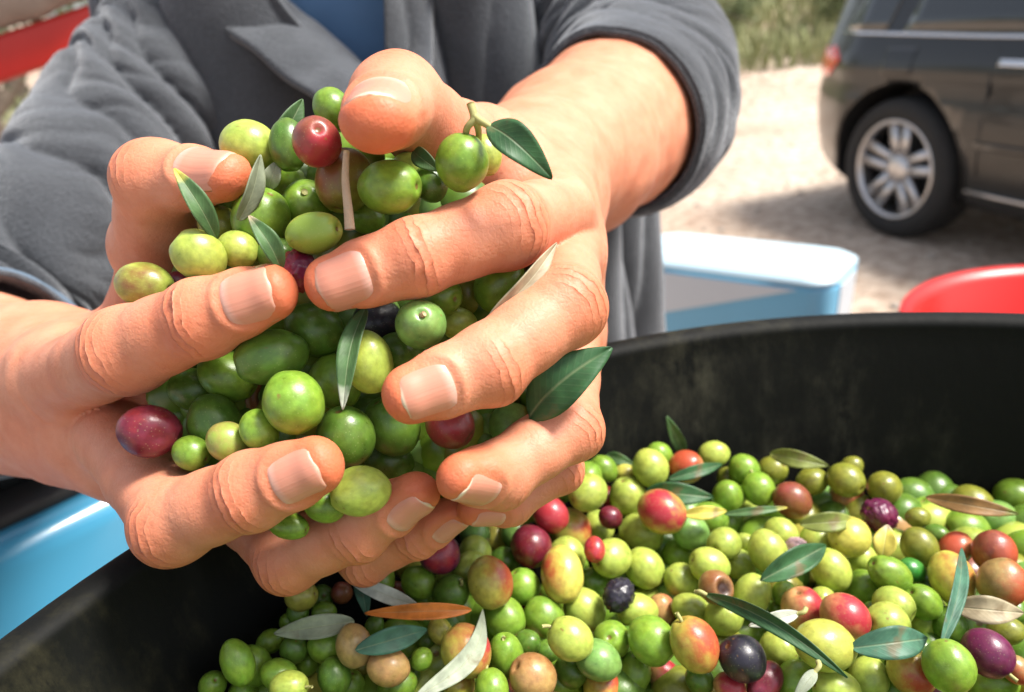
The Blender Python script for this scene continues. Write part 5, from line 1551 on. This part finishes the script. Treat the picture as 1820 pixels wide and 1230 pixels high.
# olives showing through the gaps between those on top
cov = np.zeros((155, 230), bool); cgx, cgy = np.meshgrid(np.arange(230) * 8.0, np.arange(155) * 8.0)
for k in range(len(TB)): cov |= (cgx - tp[k, 0]) ** 2 + (cgy - tp[k, 1]) ** 2 < (tr[k] * .96) ** 2
d_ = rot_world(np.stack([(cgx - CX) / FPX, (cgy - CY) / FPX, np.ones_like(cgx)], -1)); t_ = (127 + 66.0) / -d_[..., 2]
Wp = d_ * t_[..., None]; inside = np.hypot(Wp[..., 0] - TUB_C[0] * 1000, Wp[..., 1] - TUB_C[1] * 1000) < TUB_R * 1000 - 27
hcov = np.zeros_like(cov)
hp_ = np.stack([cgx, cgy], -1)
need = inside & ~cov & (cgy < 1236) & (t_ > 0)
nfill = 0; fr = random.Random(9)
while nfill < 60 and need.any():
    ys, xs_ = np.nonzero(need); q = fr.randrange(len(ys)); px, py = xs_[q] * 8.0 + fr.uniform(-4, 4), ys[q] * 8.0 + fr.uniform(-4, 4)
    zz = ray_pile(px, py, fr.uniform(12, 17)); r_ = 8.2 * FPX / zz
    c = fr.choice('ggglldddvb'); 
    o = put_olive(P(px, py, zz), 8.8, 8.0, rand_axis(fr, .8), COL[c], None, 'plain', LBL[c] + " lying under the top layer of olives in the tub", "olives under the top layer", None, fr)
    need &= (cgx - px) ** 2 + (cgy - py) ** 2 > (r_ * .9) ** 2; nfill += 1
print("tub olives", len(TB), "fill", nfill, "hands", len(HO))

# the rest of the tub's filling, deeper down and outside the picture
bm = bmesh.new(); bmesh.ops.create_uvsphere(bm, u_segments=12, v_segments=8, radius=1)
ov_ = np.array([v.co[:] for v in bm.verts]); of_ = [[v.index for v in f.verts] for f in bm.faces]; bm.free()
V, F, off = [], [], 0; sr = np.random.default_rng(17); cols = []
def inv_px(w):
    yr = -(w[1] * _sp) - w[2] * _cp; Z = w[1] * _cp - w[2] * _sp
    X = w[0] * _c + yr * _s; Y = -w[0] * _s + yr * _c
    return CX + FPX * X / Z, CY + FPX * Y / Z, Z
for layer in (0, 1, 2):
    for i in range(-20, 21):
        for j in range(-20, 21):
            x = (i + .5 * (j % 2)) * 16.6 + sr.uniform(-2.5, 2.5) + layer * 6; y = j * 14.6 + sr.uniform(-2.5, 2.5) + layer * 5
            if math.hypot(x, y) > TUB_R * 1000 - 36: continue
            wx_, wy_ = x + TUB_C[0] * 1000, y + TUB_C[1] * 1000
            wz_ = -(127 + float(pile_depth(np.array(wx_), np.array(wy_))) + 4 + layer * 14 + sr.uniform(-3, 3))
            px, py, Z = inv_px((wx_, wy_, wz_))
            infr = Z > 40 and -60 < px < 1900 and -50 < py < 1290
            if layer == 0 and infr: continue
            rr_ = sr.uniform(7.6, 9.0); v = ov_ * rr_ * np.array([1, 1, sr.uniform(1.0, 1.2)])
            a = sr.uniform(0, 6.28); cq, sq = math.cos(a), math.sin(a); v = v[:, [0, 2, 1]] @ np.array([[cq, sq, 0], [-sq, cq, 0], [0, 0, 1]])
            V.append((v + np.array([wx_, wy_, wz_])) * .001 + np.array([0, 0, CAM_H])); F += [tuple(q + off for q in f) for f in of_]; off += len(ov_)
            c = COL[sr.choice(list('gggllldddvbypmR'))]; cols.append(np.tile(c, (len(ov_), 1)))
m_, n, l, b = new_mat("olive_skin_deep")
at = n.new("ShaderNodeAttribute"); at.attribute_name = "tint"; b.inputs["Roughness"].default_value = .34
tc = n.new("ShaderNodeTexCoord"); nn = n.new("ShaderNodeTexNoise"); nn.inputs["Scale"].default_value = 90; nn.inputs["Detail"].default_value = 7; l.new(tc.outputs["Object"], nn.inputs["Vector"])
hv = n.new("ShaderNodeHueSaturation"); mp_ = n.new("ShaderNodeMapRange"); mp_.inputs["From Min"].default_value = .3; mp_.inputs["From Max"].default_value = .7; mp_.inputs["To Min"].default_value = .6; mp_.inputs["To Max"].default_value = 1.3
l.new(nn.outputs["Fac"], mp_.inputs["Value"]); l.new(mp_.outputs[0], hv.inputs["Value"]); l.new(at.outputs["Color"], hv.inputs["Color"]); l.new(hv.outputs[0], b.inputs["Base Color"])
so_ = obj_np("olives", np.concatenate(V), F, m_, origin=(TUB_C[0], TUB_C[1], RIM_Z - .12))
add_attr(so_.data, "tint", np.concatenate(cols), 'FLOAT_COLOR')
tag(so_, "mass of green olives filling the tub below the top layer", "olives", kind="stuff")

# olives deep inside the handful
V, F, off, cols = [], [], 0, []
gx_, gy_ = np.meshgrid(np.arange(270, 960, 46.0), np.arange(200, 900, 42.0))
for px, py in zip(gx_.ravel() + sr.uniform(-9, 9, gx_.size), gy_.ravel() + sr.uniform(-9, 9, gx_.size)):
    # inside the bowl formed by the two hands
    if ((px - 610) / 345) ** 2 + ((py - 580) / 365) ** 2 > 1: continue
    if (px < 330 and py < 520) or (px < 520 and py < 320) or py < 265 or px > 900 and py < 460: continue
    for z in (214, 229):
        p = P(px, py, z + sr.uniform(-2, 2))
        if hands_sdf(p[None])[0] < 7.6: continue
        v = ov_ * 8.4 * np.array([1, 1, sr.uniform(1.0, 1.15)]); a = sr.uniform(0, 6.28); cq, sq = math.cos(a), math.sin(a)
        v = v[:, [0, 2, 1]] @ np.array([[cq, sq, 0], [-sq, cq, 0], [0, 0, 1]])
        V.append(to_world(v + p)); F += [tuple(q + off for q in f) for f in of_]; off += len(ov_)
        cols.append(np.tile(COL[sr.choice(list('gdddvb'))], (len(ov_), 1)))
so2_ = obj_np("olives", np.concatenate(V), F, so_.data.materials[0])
add_attr(so2_.data, "tint", np.concatenate(cols), 'FLOAT_COLOR')
tag(so2_, "dark mass of green olives deep inside the cupped hands", "olives", kind="stuff")
# ================================================================ leaves and twigs
m_, n, l, b = new_mat("olive_leaf")
oi = n.new("ShaderNodeObjectInfo"); tc = n.new("ShaderNodeTexCoord")
au = n.new("ShaderNodeAttribute"); au.attribute_name = "leaf_u"
av = n.new("ShaderNodeAttribute"); av.attribute_name = "leaf_v"
abk = n.new("ShaderNodeAttribute"); abk.attribute_name = "leaf_back"
atp = n.new("ShaderNodeAttribute"); atp.attribute_type = 'OBJECT'; atp.attribute_name = "tip_color"
atb = n.new("ShaderNodeAttribute"); atb.attribute_type = 'OBJECT'; atb.attribute_name = "back_color"
nz = n.new("ShaderNodeTexNoise"); nz.inputs["Scale"].default_value = 220; nz.inputs["Detail"].default_value = 5; l.new(tc.outputs["Object"], nz.inputs["Vector"])
def mth(op, a, bb=None, clamp=False):
    q = n.new("ShaderNodeMath"); q.operation = op; q.use_clamp = clamp
    for i, x in enumerate((a, bb)):
        if x is None: continue
        if isinstance(x, (int, float)): q.inputs[i].default_value = x
        else: l.new(x, q.inputs[i])
    return q.outputs[0]
mb = n.new("ShaderNodeMix"); mb.data_type = 'RGBA'; l.new(abk.outputs["Fac"], mb.inputs["Factor"]); l.new(oi.outputs["Color"], mb.inputs["A"]); l.new(atb.outputs["Color"], mb.inputs["B"])
hs = n.new("ShaderNodeHueSaturation"); mr = n.new("ShaderNodeMapRange"); mr.inputs["From Min"].default_value = .3; mr.inputs["From Max"].default_value = .7
mr.inputs["To Min"].default_value = .65; mr.inputs["To Max"].default_value = 1.3; l.new(nz.outputs["Fac"], mr.inputs["Value"]); l.new(mr.outputs[0], hs.inputs["Value"]); l.new(mb.outputs["Result"], hs.inputs["Color"])
# midrib and side veins
rib = mth('SUBTRACT', 1.0, mth('MULTIPLY', mth('ABSOLUTE', au.outputs["Fac"]), 11.0), True)
vein = mth('POWER', mth('ABSOLUTE', mth('SINE', mth('ADD', mth('MULTIPLY', av.outputs["Fac"], 38.0), mth('MULTIPLY', mth('ABSOLUTE', au.outputs["Fac"]), -9.0)))), 14.0)
mv = n.new("ShaderNodeMix"); mv.data_type = 'RGBA'; mv.inputs["B"].default_value = (0.42, 0.45, 0.26, 1)
l.new(mth('ADD', mth('MULTIPLY', rib, .22), mth('MULTIPLY', vein, .02)), mv.inputs["Factor"]); l.new(hs.outputs[0], mv.inputs["A"])
mt = n.new("ShaderNodeMix"); mt.data_type = 'RGBA'
l.new(mth('MULTIPLY', mth('SUBTRACT', mth('ADD', av.outputs["Fac"], mth('MULTIPLY', mth('SUBTRACT', nz.outputs["Fac"], .5), .3)), .80), 7.0, True), mt.inputs["Factor"])
l.new(mv.outputs["Result"], mt.inputs["A"]); l.new(atp.outputs["Color"], mt.inputs["B"])
ns = n.new("ShaderNodeTexNoise"); ns.inputs["Scale"].default_value = 130; ns.inputs["Detail"].default_value = 3; l.new(tc.outputs["Object"], ns.inputs["Vector"])
sp_ = n.new("ShaderNodeMix"); sp_.data_type = 'RGBA'; sp_.inputs["B"].default_value = (0.13, 0.085, 0.04, 1)
l.new(mth('MULTIPLY', mth('MULTIPLY', mth('SUBTRACT', ns.outputs["Fac"], .60), 9.0, True), .65), sp_.inputs["Factor"]); l.new(mt.outputs["Result"], sp_.inputs["A"])
l.new(sp_.outputs["Result"], b.inputs["Base Color"])
b.inputs["Roughness"].default_value = .5; b.inputs["Specular IOR Level"].default_value = .3
bp = n.new("ShaderNodeBump"); bp.inputs["Strength"].default_value = .35; bp.inputs["Distance"].default_value = .0006
l.new(mth('ADD', mth('MULTIPLY', rib, -.8), mth('ADD', mth('MULTIPLY', vein, .08), mth('MULTIPLY', nz.outputs["Fac"], .5))), bp.inputs["Height"]); l.new(bp.outputs[0], b.inputs["Normal"])
LEAF = m_
LC = {'dark': (0.028, 0.085, 0.030), 'green': (0.055, 0.115, 0.038), 'silver': (0.22, 0.25, 0.18), 'grey': (0.20, 0.23, 0.15), 'orange': (0.52, 0.16, 0.025), 'tan': (0.30, 0.25, 0.16),
      'blue': (0.045, 0.12, 0.075), 'yellow': (0.46, 0.40, 0.07), 'olive': (0.14, 0.17, 0.035), 'white': (0.42, 0.44, 0.36), 'brown': (0.22, 0.12, 0.04)}

def leaf(p0, p1, width, color, label, bend=0.0, fold=0.16, twist=0.0, back='grey', tip=None, group=None, curve=0.0, stalk_len=0.0):
    """p0 base, p1 tip as (px,py,z); width in mm; the blade faces the eye unless twisted"""
    A, B = P(*p0), P(*p1); ax_ = B - A; L = np.linalg.norm(ax_); ax_ = ax_ / L
    nrm = -unit((A + B) / 2); nrm = unit(nrm - ax_ * (nrm @ ax_)); sd = np.cross(ax_, nrm)
    tw = math.radians(twist); nrm, sd = nrm * math.cos(tw) + sd * math.sin(tw), sd * math.cos(tw) - nrm * math.sin(tw)
    nt, nu = 30, 9
    V = []; us = []; vs = []
    for t in np.linspace(0, 1, nt):
        w = width / 2 * (math.sin(math.pi * min(1, t ** .82 * 1.0)) ** .8) * (1.0 if t > .02 else .4) + .25
        c = A + ax_ * L * t + nrm * 1.5 * bend * math.sin(math.pi * t * 1.15) + sd * curve * math.sin(math.pi * t)
        for u in np.linspace(-1, 1, nu):
            wob = .10 * width * math.sin(t * 9 + u * 2)* abs(u)
            V.append(c + sd * w * u + nrm * (abs(u) ** 1.3 * w * fold * 1.6 + wob * .5)); us.append(u * w / (width / 2)); vs.append(t)
    V = np.array(V); k = len(V)
    V2 = V - nrm * .32
    F = grid_faces(nt, nu)
    ring = [j for j in range(nu)] + [i * nu + nu - 1 for i in range(1, nt)] + [(nt - 1) * nu + j for j in range(nu - 2, -1, -1)] + [i * nu for i in range(nt - 2, 0, -1)]
    rim = np.array([(a, c, c + k, a + k) for a, c in zip(ring, ring[1:] + ring[:1])])
    o = obj_np("leaf", to_world(np.concatenate([V, V2])), np.concatenate([F, F[:, ::-1] + k, rim]), LEAF, origin=to_world(A))
    bm = bmesh.new(); bm.from_mesh(o.data); bmesh.ops.recalc_face_normals(bm, faces=bm.faces); bm.to_mesh(o.data); bm.free()
    add_attr(o.data, "leaf_u", np.r_[us, us]); add_attr(o.data, "leaf_v", np.r_[vs, vs]); add_attr(o.data, "leaf_back", np.r_[np.zeros(k), np.ones(k)])
    c = LC[color]; o.color = (*c, 1); o["tip_color"] = [*(LC[tip] if tip else c), 1.0]; o["back_color"] = [*LC[back], 1.0]
    tag(o, label, "leaf", group)
    if stalk_len:
        q = [A + ax_ * .5, A - ax_ * stalk_len * .5 + nrm * .8, A - ax_ * stalk_len + sd * stalk_len * .35]
        v, f = tube_vf(to_world(catmull(q, 5)), np.linspace(.0006, .0008, 11), 7); obj_np("stalk", v, f, STEM, o)
    return o
def twig(pts, r0, r1, mat, label, n_=6):
    c = catmull([P(*q) for q in pts], n_)
    v, f = tube_vf(to_world(c), np.linspace(r0, r1, len(c)) * .001, 9)
    o = obj_np("twig", v, f, mat); tag(o, label, "twig"); return o
TWIG = simple_mat("dry_twig", (0.50, 0.36, 0.24), .8, var=.3, scale=300, bump=.4)
GH = "leaves held with the olives"; GT = "leaves among the olives in the tub"
# ---- in the hands
leaf((478, 262, 205), (540, 178, 203), 6.6, 'green', "green leaf pointing up behind the pale olive at upper left", 1.5, .2, 20, group=GH)
leaf((424, 392, 186), (466, 276, 184), 4.6, 'grey', "thin grey-green leaf standing against the sideways thumb's tip", 1.0, .25, 30, group=GH)
leaf((385, 425, 182), (311, 298, 176), 4.8, 'green', "pointed green leaf with a yellow tip in front of the sideways thumb", 1.8, .3, 10, tip='yellow', group=GH)
leaf((500, 480, 176), (444, 382, 172), 4.4, 'green', "pointed leaf with a yellow-brown tip standing on the left index finger", 1.5, .35, 15, tip='tan', group=GH)
leaf((868, 568, 178), (994, 432, 184), 4.8, 'tan', "long tan leaf lying between the right-hand index and middle fingers", 1.5, .25, 25, group=GH)
leaf((940, 742, 190), (1084, 618, 182), 12.0, 'dark', "broad dark green leaf sticking out right of the right-hand middle finger", 2.5, .10, -8, group=GH, curve=-1)
leaf((650, 548, 184), (606, 724, 172), 5.0, 'green', "hanging narrow green leaf with a white tip in the middle of the handful", 1.8, .3, 25, back='silver', tip='white', group=GH)
leaf((868, 222, 172), (980, 312, 168), 7.6, 'dark', "dark green leaf on the forked twig above the index finger", 2.5, .18, -12, tip='dark', group=GH, stalk_len=0)
leaf((735, 268, 186), (778, 302, 182), 4.2, 'green', "small green leaf under the upright thumb's right side", .8, .2, 10, group=GH)
leaf((478, 336, 196), (494, 286, 194), 4.2, 'grey', "small grey leaf between the pale olive and the sideways thumb", .8, .2, -10, group=GH)
twig([(616, 268, 176), (614, 320, 176), (619, 372, 175), (622, 408, 175)], .75, 1.25, TWIG, "upright pale dry twig in front of the brown-topped olive")
fk = bpy.data.objects.new("forked_twig", None); link(fk); fk.location = to_world(P(848, 215, 172))
tag(fk, "forked green twig on which a leaf and two olives hang", "twig", None)
for pts in ([(836, 184, 172), (842, 210, 172), (830, 228, 173), (827, 250, 177)], [(842, 210, 172), (850, 228, 175), (851, 255, 186)], [(842, 206, 172), (852, 214, 172), (864, 221, 172), (872, 226, 172)]):
    c = catmull([P(*q) for q in pts], 6); v, f = tube_vf(to_world(c), np.linspace(.0010, .00075, len(c)), 8); obj_np("stalk", v, f, STEM, fk)
# ---- in the tub (depths from the pile, lifted to lie on top)
def tl(x, y, lift=7): return (x, y, ray_pile(x, y, -lift))
def tleaf(b_, t_, wpx, color, label, l0=9, l1=9, **kw):
    q0, q1 = tl(*b_, l0 - 1), tl(*t_, l1 - 1); w = .86 * wpx * (q0[2] + q1[2]) / 2 / FPX
    return leaf(q0, q1, w, color, label, group=GT, **kw)
tleaf((745, 1080), (612, 1027), 30, 'white', "silvery white leaf below the left ring finger, left of the orange leaf", 10, 14, bend=1, back='green', tip='white')
tleaf((838, 1084), (648, 1090), 30, 'orange', "dry orange leaf lying in the tub below the hands", 13, 13, bend=2, back='orange', fold=.3)
tleaf((630, 1104), (486, 1126), 44, 'grey', "dull grey-green leaf at the left of the pile in the tub", 11, 12, bend=2)
tleaf((632, 1156), (762, 1118), 46, 'blue', "bluish dark green leaf left of the curved silver leaf", 13, 11, bend=2, back='grey')
tleaf((738, 1240), (862, 1080), 40, 'silver', "long curved silver-green leaf round the red and yellow olive", 12, 14, bend=2, back='green', curve=5)
tleaf((1254, 1056), (1502, 1206), 32, 'dark', "long narrow dark green leaf crossing the front of the pile", 18, 16, bend=3, fold=.3, stalk_len=3, twist=15, curve=-4)
tleaf((1352, 1032), (1472, 968), 50, 'dark', "folded dark green leaf beside the small pink olive", 12, 14, bend=2, fold=.4)
tleaf((1512, 1152), (1656, 1134), 60, 'blue', "broad bluish green leaf right of the biggest yellow olive", 14, 12, bend=3, back='grey')
tleaf((1674, 1146), (1714, 970), 26, 'blue', "narrow dark leaf standing upright at the right", 16, 22, bend=2, fold=.3, twist=20)
tleaf((1692, 1078), (1822, 1090), 52, 'tan', "grey-tan leaf right of the upright dark leaf", 11, 12, bend=2, back='grey')
tleaf((1568, 992), (1578, 932), 42, 'yellow', "yellowish tan leaf standing near the far wall", 10, 18, bend=1, tip='tan')
tleaf((1422, 932), (1526, 924), 38, 'olive', "yellow-green leaf lying below the purple olive", 12, 12, bend=2, tip='yellow')
tleaf((1288, 914), (1400, 902), 14, 'green', "thin green leaf with a curled pale stalk near the far side", 13, 14, bend=1, tip='yellow')
tleaf((1148, 872), (1268, 884), 44, 'dark', "dark glossy leaf behind the red-topped olive", 13, 13, bend=2)
tleaf((1216, 806), (1186, 742), 26, 'green', "small green leaf leaning on the far wall of the tub", 10, 30, bend=1)
tleaf((1368, 806), (1472, 828), 34, 'olive', "dull green leaf in the shade at the far wall", 12, 12, bend=2)
tleaf((1645, 884), (1812, 914), 34, 'brown', "brown-green leaf against the right of the far wall", 14, 14, bend=2, tip='olive')
tleaf((1188, 852), (1286, 824), 24, 'dark', "dark narrow leaf beside the salmon coloured olive", 14, 14, bend=2)
tleaf((1420, 1090), (1332, 1112), 26, 'white', "pale silver leaf with a stalk beside the pinkish red olive", 16, 14, bend=1, stalk_len=2.5, back='green')
tleaf((1450, 1192), (1412, 1240), 22, 'silver', "pale narrow leaf with a hooked stalk at the bottom edge", 17, 15, bend=1, stalk_len=2.5)
tleaf((1216, 914), (1292, 908), 26, 'yellow', "small yellow leaf on a green olive at the far side", 14, 14, bend=1)
tleaf((1078, 808), (1126, 826), 22, 'green', "small green leaf at the far left of the pile by the hand", 13, 12, bend=1)
tleaf((640, 1030), (652, 1090), 30, 'blue', "dark leaf standing behind the silvery white leaf", 6, 9, bend=1)
